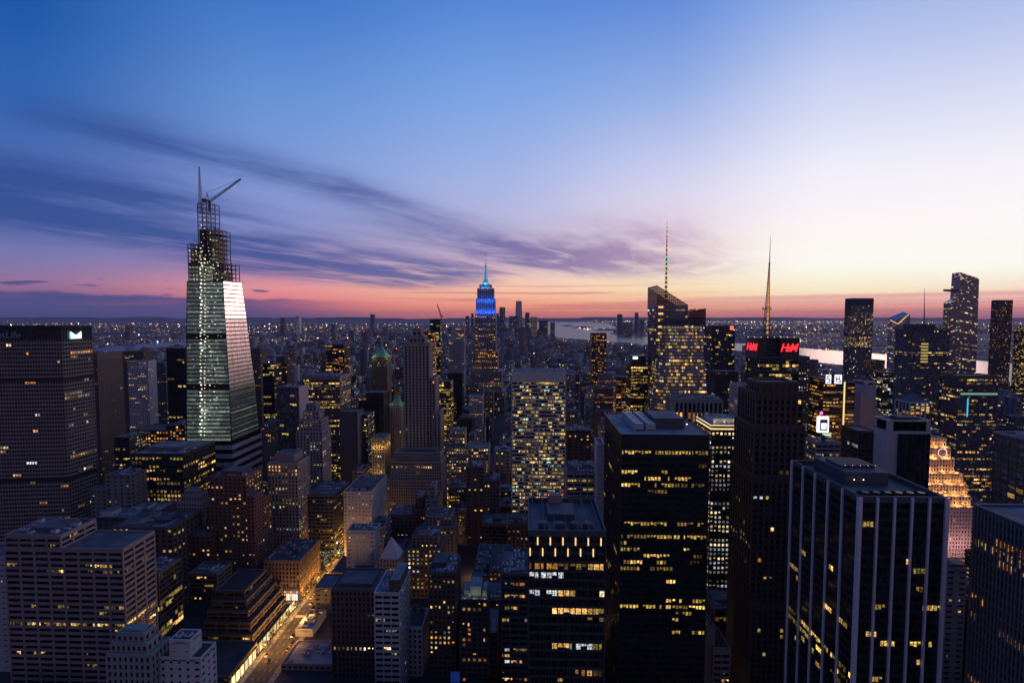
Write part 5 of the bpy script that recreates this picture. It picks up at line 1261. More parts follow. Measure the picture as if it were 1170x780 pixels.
# far skyline towers, each one a slab of its own
def far(name, label, x0, x1, yt, Y, wall='slate', taper=0.0, lit=.1, spire=None, seed=1, cat='skyscraper'):
    a, b = at(x0, yt, Y), at(x1, yt, Y); w = b.x-a.x; root = thing(name, label, cat, ((a.x+b.x)/2, Y+w/2, 0)); rng = random.Random(seed)
    m = MB(); e = w*taper/2; m.loft([(a.x-e,Y),(b.x+e,Y),(b.x+e,Y+w),(a.x-e,Y+w)], 0, [(a.x,Y),(b.x,Y),(b.x,Y+w),(a.x,Y+w)], a.z); m.build('wall', wall, root)
    n = max(3, int(w/9)); m = MB(); nf = int(a.z/9)
    for k in range(nf):
        for i in range(n):
            if rng.random() < lit:
                x = a.x + w*(i+.2)/n; c = glow(rng); m.box(x, x+w*.55/n, Y-.8-e, Y-.4-e, k*9+1, k*9+5, tuple(v*.5 for v in c))
    if m.f: m.build('window', 'lamp', root)['kind'] = 'stuff'
    if spire: m = MB(); m.tube((root.location.x, Y+w/2, a.z), (root.location.x, Y+w/2, at(x0, spire, Y).z), w*.05, w*.02, 5); m.build('spire', 'steel', root)
    OCC.append((a.x, b.x, Y, Y+w, a.z, None))
for i, s in enumerate([
 ('skyscraper', 'tallest pale tower of the far downtown skyline right of the blue crowned skyscraper', 589.5, 596, 344, 5900, 'silver', .5, .08, 341),
 ('skyscraper', 'dark square tower between blue crowned skyscraper and tallest far downtown tower', 570.5, 577, 351, 5700, 'slate', 0, .15, None),
 ('skyscraper', 'dark slim tower just right of the tallest far downtown tower', 600, 605, 357, 5800, 'slate', 0, .1, None),
 ('office_tower', 'far downtown tower with a glowing yellow face right of the tallest one', 606.5, 613.5, 362, 5200, 'buff', 0, .5, None),
 ('office_tower', 'broad grey far downtown tower left of the glowing yellow one', 582, 593, 361, 5300, 'slate', 0, .15, None),
 ('office_tower', 'broad dark far downtown block right of the glowing yellow one', 616, 626, 366, 5100, 'slate', 0, .15, None),
 ('office_tower', 'narrow dark far downtown block nearest the bay', 629, 634, 368, 5000, 'brown', 0, .2, None),
 ('office_tower', 'narrow far downtown tower behind the blue crowned skyscraper on its right', 566.5, 570, 358, 5600, 'slate', 0, .1, None),
 ('office_tower', 'dark far tower close left of the blue crowned skyscraper', 538, 541, 358, 5200, 'slate', 0, .1, None),
 ('office_tower', 'dark far tower second left of the blue crowned skyscraper', 532, 536, 361, 5000, 'slate', 0, .1, None),
 ('skyscraper', 'broad dark tower across the bay, left of two', 706, 711, 359, 6700, 'slate', 0, .05, None),
 ('skyscraper', 'narrow dark tower across the bay, right of two', 726, 729.5, 357, 6800, 'slate', .3, .05, None),
 ('office_tower', 'low far tower across the bay right of the narrow one', 731.5, 736, 365, 6600, 'slate', 0, .1, None),
 ('office_tower', 'low far tower across the bay between the two taller ones', 713, 723, 368, 6400, 'slate', 0, .1, None),
 ('office_tower', 'lone dark tower on the horizon left of the green pyramid tower', 423, 427.5, 359, 7000, 'slate', 0, .05, None),
 ('office_tower', 'pale far tower with white lit edge on the left horizon', 338, 342, 361, 6500, 'silver', 0, .4, None),
 ('apartment_tower', 'pair of dark towers on the far left horizon, taller one', 142, 148, 372, 4700, 'slate', 0, .15, None),
 ('apartment_tower', 'dark far tower rising right behind the golden topped tower', 378, 383, 370, 5200, 'slate', 0, .15, None),
 ('office_tower', 'dark far tower between unfinished skyscraper and pale far tower', 320, 325, 363, 6000, 'slate', 0, .1, None),
 ('office_tower', 'mid grey tower beyond the pale gridded tower', 668, 676, 395, 2600, 'slate', 0, .2, None),
]): far(s[0], s[1], *s[2:9], spire=s[9], seed=i)

# ------------------------------------------------------------------ ground, water, streets
def ground_mat(name, rgb, sc):
    m, b = new_mat(name); o = objvec()
    f = smooth(noise(o, sc, 6, .65), .3, .7, .45, 1.6)
    link(mixc(1.0, xyz(f, f, f), rgb, 'MULTIPLY'), b.inputs['Base Color']); b.inputs['Roughness'].default_value = .9; MATS[name] = m
ground_mat('land', (.040,.040,.046), .004); ground_mat('asphalt', (.05,.05,.052), .3); ground_mat('paving', (.22,.21,.20), .4); ground_mat('paint', (.7,.7,.66), 1.0)
ground_mat('hill', (.03,.035,.04), .0006)
m, b = new_mat('water'); o_ = objvec()
b.inputs['Base Color'].default_value = (.012,.018,.03,1); b.inputs['Roughness'].default_value = .30; b.inputs['IOR'].default_value = 1.36
bp = N.nt.nodes.new('ShaderNodeBump'); bp.inputs['Strength'].default_value = .35; bp.inputs['Distance'].default_value = 4
link(noise(mapscale(o_, (.004, .012, 1)), 1.0, 6, .7), bp.inputs['Height']); N.nt.links.new(bp.outputs[0], b.inputs['Normal']); MATS['water'] = m
def structure(name, mb, mat):
    o = mb.build(name, mat); o['kind'] = 'structure'; return o
m = MB(); m._add([(-34000,-1500,0),(34000,-1500,0),(34000,31000,0),(-34000,31000,0)], [(0,1,2,3)]); structure('ground', m, 'land')
def gnd(px, py, z=0.0):
    d = _f + _r*((px-585)/FPX) + _u*((390-py)/FPX); return CAM + d*((CAM.z-z)/-d.z)
def sheet(name, pts, z, mat):
    m = MB(); v = [gnd(x, y) for x, y in pts]; m._add([(p.x, p.y, z) for p in v], [tuple(range(len(v)))])
    return structure(name, m, mat)
BAY = [(612,379),(640,386),(700,391),(780,397),(850,403),(930,414),(1010,424),(1100,436),(1175,446),(1175,416),(1100,409),(1010,404),(940,399),(850,392),(780,388),(760,385),(715,384),(698,382),(704,374),(694,369),(640,367.5),(610,367.5)]
RIV = [(92,407),(130,404),(170,400),(215,396),(300,392),(300,388),(215,389.5),(160,392),(110,397),(92,400)]
for nm, q in (('bay_water', BAY), ('river_water', RIV)):
    o = sheet(nm, q, .25, 'water'); bm = bmesh.new(); bm.from_mesh(o.data); bmesh.ops.triangulate(bm, faces=bm.faces)
    for f in bm.faces:
        if f.normal.z < 0: f.normal_flip()
    bm.to_mesh(o.data); bm.free()
for pts in ([(652,374.5),(668,372.5),(679,374),(668,375.5)], [(640,372.2),(650,371.4),(656,372.4),(648,373)], [(676,376.5),(690,375),(704,376),(700,378),(684,378)]):
    m = MB(); v = [gnd(x, y) for x, y in pts]; c = sum(v, Vector())/len(v); m.loft([(p.x,p.y) for p in v], .2, [(c.x+(p.x-c.x)*.7, c.y+(p.y-c.y)*.7) for p in v], 14); structure('island', m, 'hill')
m = MB(); rng = random.Random(5)                           # low hills on the horizon
for k in range(60):
    x = -33000 + k*1120 + rng.uniform(-300,300); y = 27000 + rng.uniform(-1500, 2000); r = rng.uniform(1700, 3200); h = rng.uniform(90, 200)
    v = [(x+r*cos(q*pi/6), y+r*.6*sin(q*pi/6)) for q in range(12)]; m.loft(v, -1, [(x+(a-x)*.35, y+(b_-y)*.35) for a, b_ in v], h)
structure('hills', m, 'hill')
AV = (-192, 124)                                           # the two avenues one can look down into
for ax, w in ((-192, 8.5), (124, 8.5)):
    m = MB(); m._add([(ax-w,150,.02),(ax+w,150,.02),(ax+w,3000,.02),(ax-w,3000,.02)], [(0,1,2,3)]); structure('avenue', m, 'asphalt')
    m = MB()
    for s in (-1, 1): a, c = sorted((ax+s*w, ax+s*(w+4.5))); m.box(a, c, 150, 1500, -.1, .15)
    structure('pavement', m, 'paving')
    m = MB()
    for lane in (-4.2, 0, 4.2):
        for k in range(120): m.box(ax+lane-.08, ax+lane+.08, 300+k*9, 303+k*9, .02, .028)
    structure('lane_marking', m, 'paint')
m = MB()
for k in range(14): y = 310 + 80*k; m._add([(-700,y-6,.012),(1200,y-6,.012),(1200,y+6,.012),(-700,y+6,.012)], [(0,1,2,3)])
structure('cross_streets', m, 'asphalt')
m = MB()
for k in range(5):
    for i in range(12): m.box(-199.5+i*1.3, -198.8+i*1.3, 319.5+80*k, 322.5+80*k, .02, .029)
structure('crosswalk', m, 'paint')

# ------------------------------------------------------------------ the lit avenue: lamps, cars, trees
def street_lamp(x, y, s):
    root = thing('street_lamp', 'warm glowing street lamp on the pavement of the lit avenue', 'street lamp', (x, y, .15), 'street lamps along the lit avenue')
    m = MB(); m.tube((x,y,.15), (x,y,1.2), .22, .16); m.tube((x,y,1.2), (x,y,8.6), .12, .08); m.build('post', 'darkmetal', root)
    m = MB(); m.tube((x,y,8.5), (x+s*2.2,y,9.1), .07, .06, 5); m.build('arm', 'darkmetal', root)
    m = MB(); m.box(x+s*1.8-.35, x+s*1.8+.35, y-.22, y+.22, 8.72, 8.9); m.build('lamp_head', 'street_glow', root)
    lamp('lamp_bulb', root, (x+s*1.8, y, 8.4), 10000, (1,.44,.09), .3)
for k in range(13):
    street_lamp(-201.5, 352 + k*24, 1); street_lamp(-182.3, 362 + k*24, -1)
def cross_lamp(x, y, s):
    root = thing('street_lamp', 'warm glowing street lamp on a narrow cross street between the blocks', 'street lamp', (x, y, .1), 'street lamps on the cross streets')
    m = MB(); m.tube((x,y,.0), (x,y,1.2), .22, .16); m.tube((x,y,1.2), (x,y,8.6), .12, .08); m.build('post', 'darkmetal', root)
    m = MB(); m.tube((x,y,8.5), (x,y+s*2.2,9.1), .07, .06, 5); m.build('arm', 'darkmetal', root)
    m = MB(); m.box(x-.22, x+.22, y+s*1.8-.35, y+s*1.8+.35, 8.72, 8.9); m.build('lamp_head', 'street_glow', root)
    lamp('lamp_bulb', root, (x, y+s*1.8, 8.4), 5500, (1,.52,.17), .3)
for k in range(1, 7):
    for i in range(5 if k < 4 else 6):
        x = -165 + i*56 + (k % 2)*20
        if abs(x-124) > 16: cross_lamp(x, 310+80*k-6.6, 1)
for k in range(8): cross_lamp(112.5, 640+k*40, 1)
CAR_GROUP = 'cars driving on the lit avenue'
def car(kind, color, label):
    root = thing(kind, label, 'car', (0,0,0.02), CAR_GROUP if kind == 'car' else 'taxis driving on the lit avenue'); bm_ = MB()
    bm_.loft([(-.9,-2.25),(.9,-2.25),(.9,2.25),(-.9,2.25)], .35, [(-.92,-2.2),(.92,-2.2),(.92,2.2),(-.92,2.2)], .75); bm_.loft([(-.92,-2.2),(.92,-2.2),(.92,2.2),(-.92,2.2)], .75, [(-.82,-2.1),(.82,-2.1),(.82,2.05),(-.82,2.05)], .98); bm_.build('body', color, root)
    m = MB(); m.loft([(-.8,-1.7),(.8,-1.7),(.8,1.0),(-.8,1.0)], .98, [(-.62,-1.1),(.62,-1.1),(.62,.35),(-.62,.35)], 1.46); m.build('cabin', 'glass', root)
    for sx in (-1, 1):
        for y in (-1.4, 1.4): m = MB(); m.tube((sx*.74,y,.34), (sx*.94,y,.34), .34, .34, 12); m.build('wheel', 'blackmetal', root)
        m = MB(); m.box(sx*.62-.2, sx*.62+.2, 2.2, 2.27, .58, .78); m.build('headlight', 'head_light', root)
        m = MB(); m.box(sx*.62-.2, sx*.62+.2, -2.3, -2.22, .6, .82); m.build('tail_light', 'tail_light', root)
    return root
wallmat('car_black', (.02,.02,.025), .25, .05, False); wallmat('car_silver', (.35,.36,.38), .3, .05, False); wallmat('car_yellow', (.6,.33,.02), .35, .05, False)
PROTO = [car('car', 'car_black', 'dark car driving along the lit avenue'), car('car', 'car_silver', 'silver car driving along the lit avenue'), car('taxi', 'car_yellow', 'yellow taxi driving along the lit avenue')]
used = [0, 0, 0]
def put_car(i, x, y, r):
    p = PROTO[i]
    if used[i]:
        q = p.copy(); COL.objects.link(q)
        for ch in p.children: c = ch.copy(); COL.objects.link(c); c.parent = q
        p = q
    used[i] = 1; p.location = (x, y, .02); p.rotation_euler = (0, 0, r)
rng = random.Random(3)
for k in range(40):
    lane = rng.choice((-198.3, -194.1, -189.9, -185.9)); put_car(rng.choice((0, 0, 1, 2)), lane + rng.uniform(-.3,.3), 346 + k*7.5 + rng.uniform(-2,2), rng.choice((0, 0, 0, pi)))
def leafmat():
    m, b = new_mat('foliage'); o = objvec(); link(mixc(noise(o, .8, 3, .6), (.02,.03,.012), (.07,.08,.03)), b.inputs['Base Color']); b.inputs['Roughness'].default_value = .8; MATS['foliage'] = m
leafmat()
def tree(x, y, h, lights, label, group):
    root = thing('street_tree', label, 'tree', (x, y, .1), group); rng = random.Random(int(x*7+y)); m = MB(); m.tube((x,y,0), (x,y,h*.45), .28, .2)
    tips = []
    for k in range(9):
        a = rng.uniform(0, 2*pi); r = rng.uniform(.5, 1)*h*.30; t = Vector((x+r*cos(a), y+r*sin(a), h*rng.uniform(.55, .95))); m.tube((x,y,h*rng.uniform(.3,.45)), t, .12, .03, 5); tips.append(t)
    m.build('trunk', 'tank_wood', root)
    m = MB()
    for k in range(260):
        c = rng.choice(tips) + Vector((rng.gauss(0,h*.09), rng.gauss(0,h*.09), rng.gauss(0,h*.07))); s = rng.uniform(.25,.5); a, b_ = Vector([rng.uniform(-1,1) for _ in '123']).normalized()*s, Vector([rng.uniform(-1,1) for _ in '123']).normalized()*s
        m._add([tuple(c+a), tuple(c+b_), tuple(c-a), tuple(c-b_)], [(0,1,2,3)])
    m.build('crown', 'foliage', root)
    if lights:
        m = MB()
        for k in range(26):
            c = rng.choice(tips) + Vector((rng.gauss(0,h*.11), rng.gauss(0,h*.11), rng.gauss(0,h*.09))); q = rng.uniform(.3, 1.6); m.lump(tuple(c), .28, rng.choice(((.45*q,.95*q,.8*q),(.6*q,.9*q,.6*q),(1.0*q,.8*q,.4*q)) if lights is True else ((1.6*q,.8*q,.22*q),(1.4*q,.6*q,.1*q))))
        m.build('fairy_light', 'lamp', root)['kind'] = 'stuff'
for k in range(18): tree(-203.2, 352+k*13+5, 8, 2, 'small street tree with warm fairy lights on the left pavement of the avenue', 'street trees along the lit avenue')
rng = random.Random(8)
for k in range(16):
    p = gnd(rng.uniform(366, 394), rng.uniform(622, 650)); tree(p.x + rng.uniform(-3,3), p.y + 4*(k % 4), rng.uniform(8, 12), True, 'tree with cold fairy lights in the park beside the lit avenue', 'lit trees in the park beside the avenue')
PARK = (-196, -160, 480, 545)
m = MB()                                                    # bright shop front at the street corner
root = thing('shop_front', 'bright white and red shop front at the foot of the long cornice block', 'shop', (-200, 423, 0))
a, c = at(325, 690, 422.6), at(341, 690, 422.6)
for k in range(7):
    x = a.x + (c.x-a.x)*k/7; w = (c.x-a.x)/7*.72
    m = MB(); m.box(x, x+w*.7, 422.7, 423.1, .8, 6.5, (1.7,1.4,1.1) if k not in (0, 3) else (1.2,.5,.2)); m.build('shop_window', 'shop', root)
    m = MB(); m.box(x, x+w, 422.7, 423.1, 7.6, 9.4, (.55,.12,.06) if k % 3 else (.8,.6,.4)); m.build('shop_window', 'shop', root)
m = MB(); m.box(a.x-.4, c.x+.4, 422.85, 423.35, 0, 12); m.build('frame', 'darkmetal', root)
for k in range(4): lamp('lamp_bulb', root, (a.x+(c.x-a.x)*(k+.5)/4, 419.5, 4), 900, (1,.75,.55), .6)
# roof terrace lamps of the hotel, billboards by the bottom edge
root = [o for o in COL.objects if o.get('label', '').startswith('slim dark hotel tower')][0]
a, c = at(529, 686, 288), at(555, 686, 288)
for t in (.08, .3, .52, .74, .95):
    e = MB(); p = (a.x+(c.x-a.x)*t, 286.2 if t not in (.3,.74) else 291, a.z+1.6); e.lump(p, .32, (2.2,2.4,1.2)); e.build('terrace_lamp', 'lamp', root); lamp('lamp_bulb', root, (p[0], p[1]+.2, p[2]+.9), 110, (.85,1,.5), .3)
def small_board(label, x0, x1, y0, y1, Y, mat):
    a, c = at(x0, y1, Y), at(x1, y0, Y); root = thing('billboard', label, 'billboard', ((a.x+c.x)/2, Y, 0)); m = MB(); m.box(a.x, c.x, Y-.4, Y, a.z, c.z); m.build('screen', mat, root)
    m = MB(); m.box(a.x-.4, c.x+.4, Y-.1, Y+.5, a.z-.4, c.z+.4); m.build('frame', 'darkmetal', root)
    m = MB(); m.tube((a.x+1,Y+.8,0), (a.x+1,Y+.8,a.z), .3, .3); m.tube((c.x-1,Y+.8,0), (c.x-1,Y+.8,a.z), .3, .3); m.build('post', 'darkmetal', root)
emis('deep_blue', (.008,.035,.22), .5); emis('deep_red', (.9,.03,.05), .8)
small_board('dark blue lit board at the bottom edge below the hotel terrace', 515, 533, 767, 779, 330, 'deep_blue')
small_board('small red glowing sign at the bottom edge left of the blue board', 497, 503, 773, 779, 335, 'deep_red')

# ------------------------------------------------------------------ lesser buildings of the blocks
YL = [(150, 840), (299, 806), (300, 700), (400, 640), (500, 580), (650, 512), (800, 478), (1000, 448), (1400, 418), (2000, 396)]
def ylim(Y):
    for (a, p), (b, q) in zip(YL[:-1], YL[1:]):
        if a <= Y <= b: return p + (q-p)*(Y-a)/(b-a)
    return 396
rng = random.Random(2024)
CAND = []
avs = [-600, -470, -330, -192, -60, 124, 300, 430, 580, 740, 900, 1060, 1220, 1380]
for k in range(-1, 15):
    ys = 310 + 80*k
    for a0, a1 in zip(avs[:-1], avs[1:]):
        xa, xb = a0+14, a1-13
        for row in (0, 1):
            x = xa
            while x < xb - 9:
                w = min(rng.choice((14, 18, 22, 26, 32, 40)), xb-x)
                y0 = ys + 9 + row*32; d = rng.uniform(24, 30)
                hmax = 259 - (ylim(y0) + rng.uniform(0, 40) - 361)/FPX*y0
                if y0 < 300: hmax = 259 - (806 - 361)/FPX*(y0+d)
                h = min(hmax, max(14, rng.lognormvariate(3.75 if y0 < 700 else 3.9, .45)))
                if rng.random() < .35: h = min(hmax, h*1.5)
                box = [x+.4, x+w-.4, y0, y0+d, h]; x += w
                if box[1]-box[0] < 8: continue
                if PARK[0]-4 < box[1] and box[0] < PARK[1] and PARK[2]-24 < box[3] and box[2] < PARK[3]: continue
                if any(o[0]-1.2 < box[1] and box[0] < o[1]+1.2 and o[2]-1.2 < box[3] and box[2] < o[3]+1.2 for o in OCC): continue
                if 300 < y0 < 400 and box[1] < -200: continue
                if y0 < 300 and h < 10: continue
                if -262 < box[1] and box[0] < -203 and y0 < 420: continue
                if abs((box[0]+box[1])/2) > (box[3]+20)*1.08 + 10: continue
                CAND.append(box)
# which of them can be seen: a coarse depth picture of all boxes
GW, GH, GS = 390, 260, 3.0
ids = -np.ones((GH, GW), int); dep = np.full((GH, GW), 1e9)
def paint(box, idn):
    x0, x1, y0, y1, z = box[:5]
    for quad in (((x0,y0,0),(x1,y0,0),(x1,y0,z),(x0,y0,z)), ((x0,y0,z),(x1,y0,z),(x1,y1,z),(x0,y1,z)),
                 ((x1,y0,0),(x1,y1,0),(x1,y1,z),(x1,y0,z)) if x1 < 0 else ((x0,y1,0),(x0,y0,0),(x0,y0,z),(x0,y1,z))):
        q = [proj(p) for p in quad]
        if any(p is None for p in q): continue
        P_ = [(p[0]/GS, p[1]/GS) for p in q]; d = sum(p[2] for p in q)/4
        xa, xb = max(0, int(min(p[0] for p in P_))), min(GW-1, int(max(p[0] for p in P_))+1); ya, yb = max(0, int(min(p[1] for p in P_))), min(GH-1, int(max(p[1] for p in P_))+1)
        if xa > xb or ya > yb: continue
        gx, gy = np.meshgrid(np.arange(xa, xb+1)+.5, np.arange(ya, yb+1)+.5); s = None; pos = np.ones(gx.shape, bool); neg = np.ones(gx.shape, bool)
        for i in range(4):
            (ax_, ay_), (bx_, by_) = P_[i], P_[(i+1) % 4]; cr = (bx_-ax_)*(gy-ay_)-(by_-ay_)*(gx-ax_); pos &= cr >= 0; neg &= cr <= 0
        msk = (pos | neg) & (dep[ya:yb+1, xa:xb+1] > d)
        dep[ya:yb+1, xa:xb+1][msk] = d; ids[ya:yb+1, xa:xb+1][msk] = idn
for i, o in enumerate(OCC): paint(o, 100000+i)
for i, c in enumerate(CAND): paint(c, i)
cnt = np.bincount(ids[(ids >= 0) & (ids < 100000)].ravel(), minlength=len(CAND))
order = [i for i in np.argsort(-cnt) if cnt[i] > 0]
order = [int(i) for i in order]; NEAR = order[:190]; REST = order[190:] + [i for i in range(len(CAND)) if cnt[i] == 0 and CAND[i][2] < 330]
HERO = {}
for i, o in enumerate(OCC):
    if o[5]:
        yy, xx = np.nonzero(ids == 100000+i)
        if len(xx) > 6: HERO.setdefault(o[5], []).append((xx.mean()*GS, yy.mean()*GS, len(xx)))
HERO = {k: max(v, key=lambda t: t[2]) for k, v in HERO.items()}
walls = [('limestone', 'grey stone'), ('brick', 'red brick'), ('brown', 'brown brick'), ('tan', 'tan'), ('concrete', 'pale concrete'), ('slate', 'slate grey'), ('granite', 'pinkish stone'), ('grey', 'grey'), ('bronze', 'dark bronze')]
taken = {}
ORD = ['nearest', 'second nearest', 'third nearest', 'fourth nearest', 'fifth nearest', 'sixth nearest', 'seventh nearest', 'eighth nearest', 'ninth nearest']
infos = []
for i in NEAR:
    yy, xx = np.nonzero(ids == i); cx, cy = xx.mean()*GS, yy.mean()*GS
    r2 = random.Random(i*31+7); wn, wl = r2.choice(walls); sty = r2.choice(['masonry', 'masonry', 'masonry', 'stone', 'plain', 'plain', 'ribbon', 'curtain'])
    if sty == 'curtain': wn, wl = 'darkmetal', 'dark glass'
    cand = sorted(HERO.items(), key=lambda h: (h[1][0]-cx)**2 + (h[1][1]-cy)**2)[:1]
    hn, (hx, hy, _) = cand[0]; dxp, dyp = cx-hx, cy-hy
    rel = ('left of' if dxp < 0 else 'right of') if abs(dxp) > abs(dyp) else ('below' if dyp > 0 else 'above')
    infos.append((i, hn, rel, (dxp**2+dyp**2)**.5, wn, wl, sty, cx, cy))
infos.sort(key=lambda t: t[3])
for (i, hn, rel, dist, wn, wl, sty, cx, cy) in infos:
    x0, x1, y0, y1, h = CAND[i]; r2 = random.Random(i*17+3); st = dict(STY[sty]); st['wall'] = wn
    f = 1.0 if y0 < 600 else 1.5
    st['base'] *= r2.uniform(.5, 2.6); st['busy'] = r2.choice((.02, .06, .12, .25, .4)); st['bw'] *= r2.uniform(.85, 1.3); st['mix'] = r2.choice(('std', 'std', 'amber', 'yellow', 'white'))
    if y0 > 650: st['fh'] *= 1.25; st['bw'] *= 1.3
    tanks = 1 if r2.random() < .4 and sty in ('masonry', 'stone') else 0
    size = ('tall' if h > 75 else 'low' if h < 32 else 'midrise') + (' tank-topped' if tanks else '')
    key = (hn, rel); n = taken.get((wl, size, key), 0); taken[(wl, size, key)] = n+1
    lab = f"{size} {wl} building, {ORD[min(n,8)] + ' ' if n else ''}{rel} the {hn}"
    root = thing('building', lab, 'building', ((x0+x1)/2, (y0+y1)/2, 0), 'buildings filling the blocks between the towers')
    P = Parts(); lit = 'NW' if x1 < 0 else 'NE'
    block(P, x0, x1, y0, y1, 0, h, st, r2, lit, r2.choice((.9, 1.5, 2.5)))
    tops = (x0, x1, y0, y1, h)
    if h > 45 and r2.random() < .4:
        g = r2.uniform(2, 5); hh = min(h*1.22, 259-(ylim(y0)-20-361)/FPX*y0)
        if hh > h+4: block(P, x0+g, x1-g, y0+g, y1-g, h-.5, hh, st, r2, lit, 1.2); rooftop(root, x0, x1, y0, y1, h, r2, 'roof', wn, None, 0, 0, .9, max(st['so'],.1)+.08); tops = (x0+g, x1-g, y0+g, y1-g, hh)
    finish(P, root, wn, st['glass'])
    pa = r2.uniform(.1, .5); rooftop(root, *tops, r2, r2.choice(('roof', 'roof', 'roof_light', 'roof_dark')), wn, [(pa, pa+.35, .3, .75, r2.uniform(2.5, 5.5), r2.choice((wn, 'grey', 'concrete')))] if tops[1]-tops[0] > 9 else None,
            r2.randint(1, 4) if cnt[i] > 20 else 1, tanks, .9, max(st['so'], .1)+.08)

# ------------------------------------------------------------------ the far city: beyond counting
class Bulk:
    def __init__(s): s.v = []; s.m = []
    def add(s, x0, x1, y0, y1, z0, z1, mat): s.v.append((x0, x1, y0, y1, z0, z1)); s.m.append(mat)
    def build(s, name, mats, glowc=None):
        a = np.array(s.v, np.float32); n = len(a); X0, X1, Y0, Y1, Z0, Z1 = a.T
        v = np.stack([np.stack(t, 1) for t in ((X0,Y0,Z0),(X1,Y0,Z0),(X1,Y1,Z0),(X0,Y1,Z0),(X0,Y0,Z1),(X1,Y0,Z1),(X1,Y1,Z1),(X0,Y1,Z1))], 1).reshape(-1, 3)
        fs = np.array([(4,5,6,7),(0,1,5,4),(1,2,6,5),(2,3,7,6),(3,0,4,7)], np.int32); f = (np.arange(n)[:,None,None]*8 + fs[None]).reshape(-1, 4)
        me = bpy.data.meshes.new(name); me.vertices.add(len(v)); me.vertices.foreach_set('co', v.ravel()); me.loops.add(f.size); me.loops.foreach_set('vertex_index', f.ravel())
        me.polygons.add(len(f)); me.polygons.foreach_set('loop_start', np.arange(0, f.size, 4, dtype=np.int32)); me.polygons.foreach_set('loop_total', np.full(len(f), 4, np.int32))
        for mt in mats: me.materials.append(MATS[mt])
        me.polygons.foreach_set('material_index', np.repeat(np.array(s.m, np.int32), 5))
        if glowc is not None:
            at_ = me.attributes.new('glow', 'FLOAT_COLOR', 'FACE'); c = np.ones((len(f), 4), np.float32); c[:,:3] = np.repeat(np.array(glowc, np.float32), 5, axis=0); at_.data.foreach_set('color', c.ravel())
        me.update(); me.validate(); o = bpy.data.objects.new(name, me); COL.objects.link(o); o['kind'] = 'stuff'; return o
FM = ['limestone', 'brick', 'brown', 'slate', 'tan', 'grey', 'concrete']
bulk = Bulk(); lights = Bulk(); lc = []
rng = random.Random(99)
def inpoly(x, y, poly):
    c = False; j = len(poly)-1
    for i in range(len(poly)):
        if (poly[i][1] > y) != (poly[j][1] > y) and x < (poly[j][0]-poly[i][0])*(y-poly[i][1])/(poly[j][1]-poly[i][1])+poly[i][0]: c = not c
        j = i
    return c
WP = [[(gnd(*p).x, gnd(*p).y) for p in q] for q in (BAY, RIV)]
def add_light(x, y, z, r, c, k):
    k *= exp(rng.gauss(-.6, 1.05))
    lights.add(x-r, x+r, y-r*.3, y+r*.3, z-r, z+r, 0); lc.append((c[0]*k, c[1]*k, c[2]*k))
def far_light():
    t = rng.random(); return (1,.60,.24) if t < .55 else (1,.74,.45) if t < .8 else (.85,.93,1) if t < .93 else (1,.2,.12) if t < .97 else (.3,.9,.7)
from mathutils import noise as _mn
def clus(x, y): return max(.12, min(2.2, 1.0 + 2.6*_mn.noise(Vector((x/700.0, y/1100.0, .3))) + 1.2*_mn.noise(Vector((x/180.0, y/260.0, 4.3)))))
def far_house(x, y, w, d, h):
    bulk.add(x, x+w, y, y+d, 0, h, rng.randrange(len(FM)))
    if rng.random() < .3 and h > 20: bulk.add(x+w*.2, x+w*.6, y+d*.3, y+d*.7, h, h+rng.uniform(3,6), rng.randrange(len(FM)))
    s = max(.8, y/1900.0)
    cl = clus(x, y)*(.45 if y > 7400 else 1.0)
    for k in range(int((rng.choice((1,2,3,4,6,8,12)) if y < 2600 else rng.choice((0,0,1,1,2,3,4)))*cl + rng.random()*.6)):
        zz = rng.uniform(h*.25, h*.95); r = rng.uniform(.5, .95)*s**.75; c = far_light() if rng.random() < .3 else glow(rng)
        if rng.random() < .65: add_light(x+rng.uniform(.1,.9)*w, y-.25, zz, r, c, 1.5*s**.8)
        else: add_light(x+w+.25 if x < 0 else x-.25, y+rng.uniform(.1,.9)*d, zz, r*.7, c, 1.5*s**.8)
for i in REST: far_house(CAND[i][0], CAND[i][2], CAND[i][1]-CAND[i][0], CAND[i][3]-CAND[i][2], CAND[i][4])
hero_rects = [o for o in OCC if o[3] > 1300]
y = 1508.0
while y < 7400:
    step = 34 + (y-1500)*.008
    span = min(y*1.12, 5200)
    x = -span
    while x < span:
        w = rng.uniform(.55, .95)*step; d = rng.uniform(.6, .85)*step
        cx, cy = x+w/2, y+d/2; x += step
        if (int((y-1508)/step) % 3 == 2 and rng.random() < .6): continue
        if any(inpoly(cx, cy, q) for q in WP): continue
        if any(o[0]-8 < cx+w/2 and cx-w/2 < o[1]+8 and o[2]-8 < cy+d/2 and cy-d/2 < o[3]+8 for o in hero_rects): continue
        p = proj((cx, cy, 0))
        if p is None or not -40 < p[0] < 1210: continue
        man = -2000 + (cy-3000)*.1 < cx < (1900 - cy*.25)
        h = rng.lognormvariate(3.15, .45) if man else rng.lognormvariate(2.5, .4)
        if man and rng.random() < .06: h *= rng.uniform(1.5, 3)
        if cy > 4600 and -700 < cx < 450: h *= 1.7
        hm = 259 - (371 + 3500/cy*4 - 361)/FPX*cy
        if 622 < p[0] < 800: hm = min(hm, 259 - (389 + (p[0]-622)*.05 - 361)/FPX*cy)
        if p[0] > 905 and cy > 1900: hm = min(hm, 259 - (412 + (p[0]-905)*.1 - 361)/FPX*cy)
        far_house(x-step, y, w, d, max(7, min(h, hm)))
    y += step*.92
y = 7400
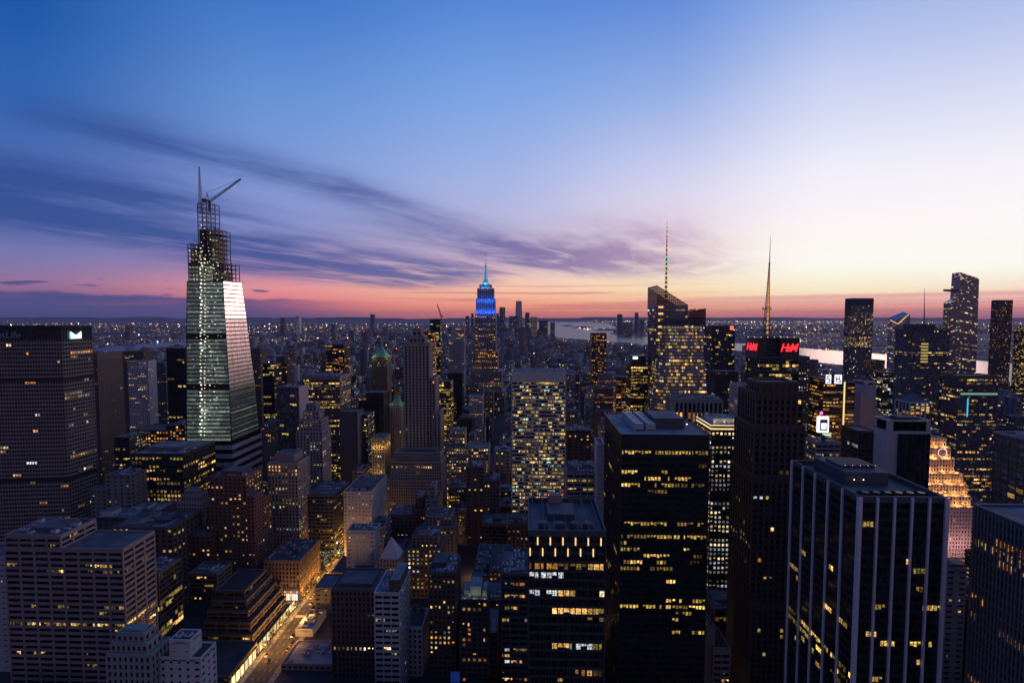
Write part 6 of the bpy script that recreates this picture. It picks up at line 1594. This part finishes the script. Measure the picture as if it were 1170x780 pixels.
while y < 16000:                                             # Brooklyn, Staten Island and New Jersey, low and sparse
    step = 90 + (y-7400)*.012; x = -y*1.1
    while x < y*1.1:
        cx = x + rng.uniform(0, step*.5); x += step
        if any(inpoly(cx, y, q) for q in WP) or rng.random() < .25: continue
        far_house(cx, y, rng.uniform(20, 50), rng.uniform(20, 40), rng.lognormvariate(2.4, .4))
    y += step*1.1
def strip(x0, x1, y0, y1, n, k, r):                          # lamp strings along shores and quays
    for i in range(n):
        p = gnd(rng.uniform(x0, x1), rng.uniform(y0, y1)); add_light(p.x, p.y, rng.uniform(8, 25), .7*r*p.y/9000*rng.uniform(.5,1.2), far_light(), k*rng.uniform(.4,1.6))
strip(655, 770, 366, 368.5, 200, 2.0, 6); strip(660, 706, 375, 377, 40, 1.6, 8); strip(700, 740, 381, 384, 20, 1.5, 7)
strip(800, 965, 366, 371, 260, 1.8, 4.5); strip(965, 1170, 366, 374, 180, 1.6, 4.5); strip(800, 965, 367.5, 368.6, 120, 2.2, 5); strip(800, 1100, 376, 392, 110, 1.1, 6)
strip(0, 210, 364, 372, 110, 1.2, 4.5); strip(0, 560, 363.5, 380, 260, 1.0, 3.5); strip(120, 200, 390, 392, 25, 1.4, 7)
for ax in (-460, -325, -192, 124, 300, 560, 820):             # street lamps far down the avenues
    for k in range(300):
        yy = rng.uniform(620, 3200)
        if ax == 124 or rng.random() < .5: add_light(ax + rng.uniform(-10, 10), yy, rng.uniform(1, 9), rng.uniform(.3, .6)*(yy/900)**.5, far_light(), 2.4 if ax == 124 else 1.8)
far_city = bulk.build('distant_buildings', FM); tag(far_city, 'sprawl of small dark buildings from downtown to the horizon')
far_l = lights.build('distant_lights', ['lamp'], lc); tag(far_l, 'countless small lamps and lit windows of the far city')
# ------------------------------------------------------------------ evening haze
HAZE = 2.0e-5
if HAZE:
    m = bpy.data.materials.new('haze'); m.use_nodes = True; nt = m.node_tree; nt.nodes.clear()
    pv = nt.nodes.new('ShaderNodeVolumePrincipled'); ou = nt.nodes.new('ShaderNodeOutputMaterial'); nt.links.new(pv.outputs[0], ou.inputs['Volume'])
    pv.inputs['Color'].default_value = (.62,.62,.86,1); pv.inputs['Density'].default_value = HAZE; pv.inputs['Anisotropy'].default_value = .2
    MATS['haze'] = m; b_ = MB(); b_.box(-36500, 36500, -2500, 32500, -1, 520); h_ = b_.build('haze', 'haze'); h_['kind'] = 'stuff'; h_['label'] = 'thin evening haze over the whole city'
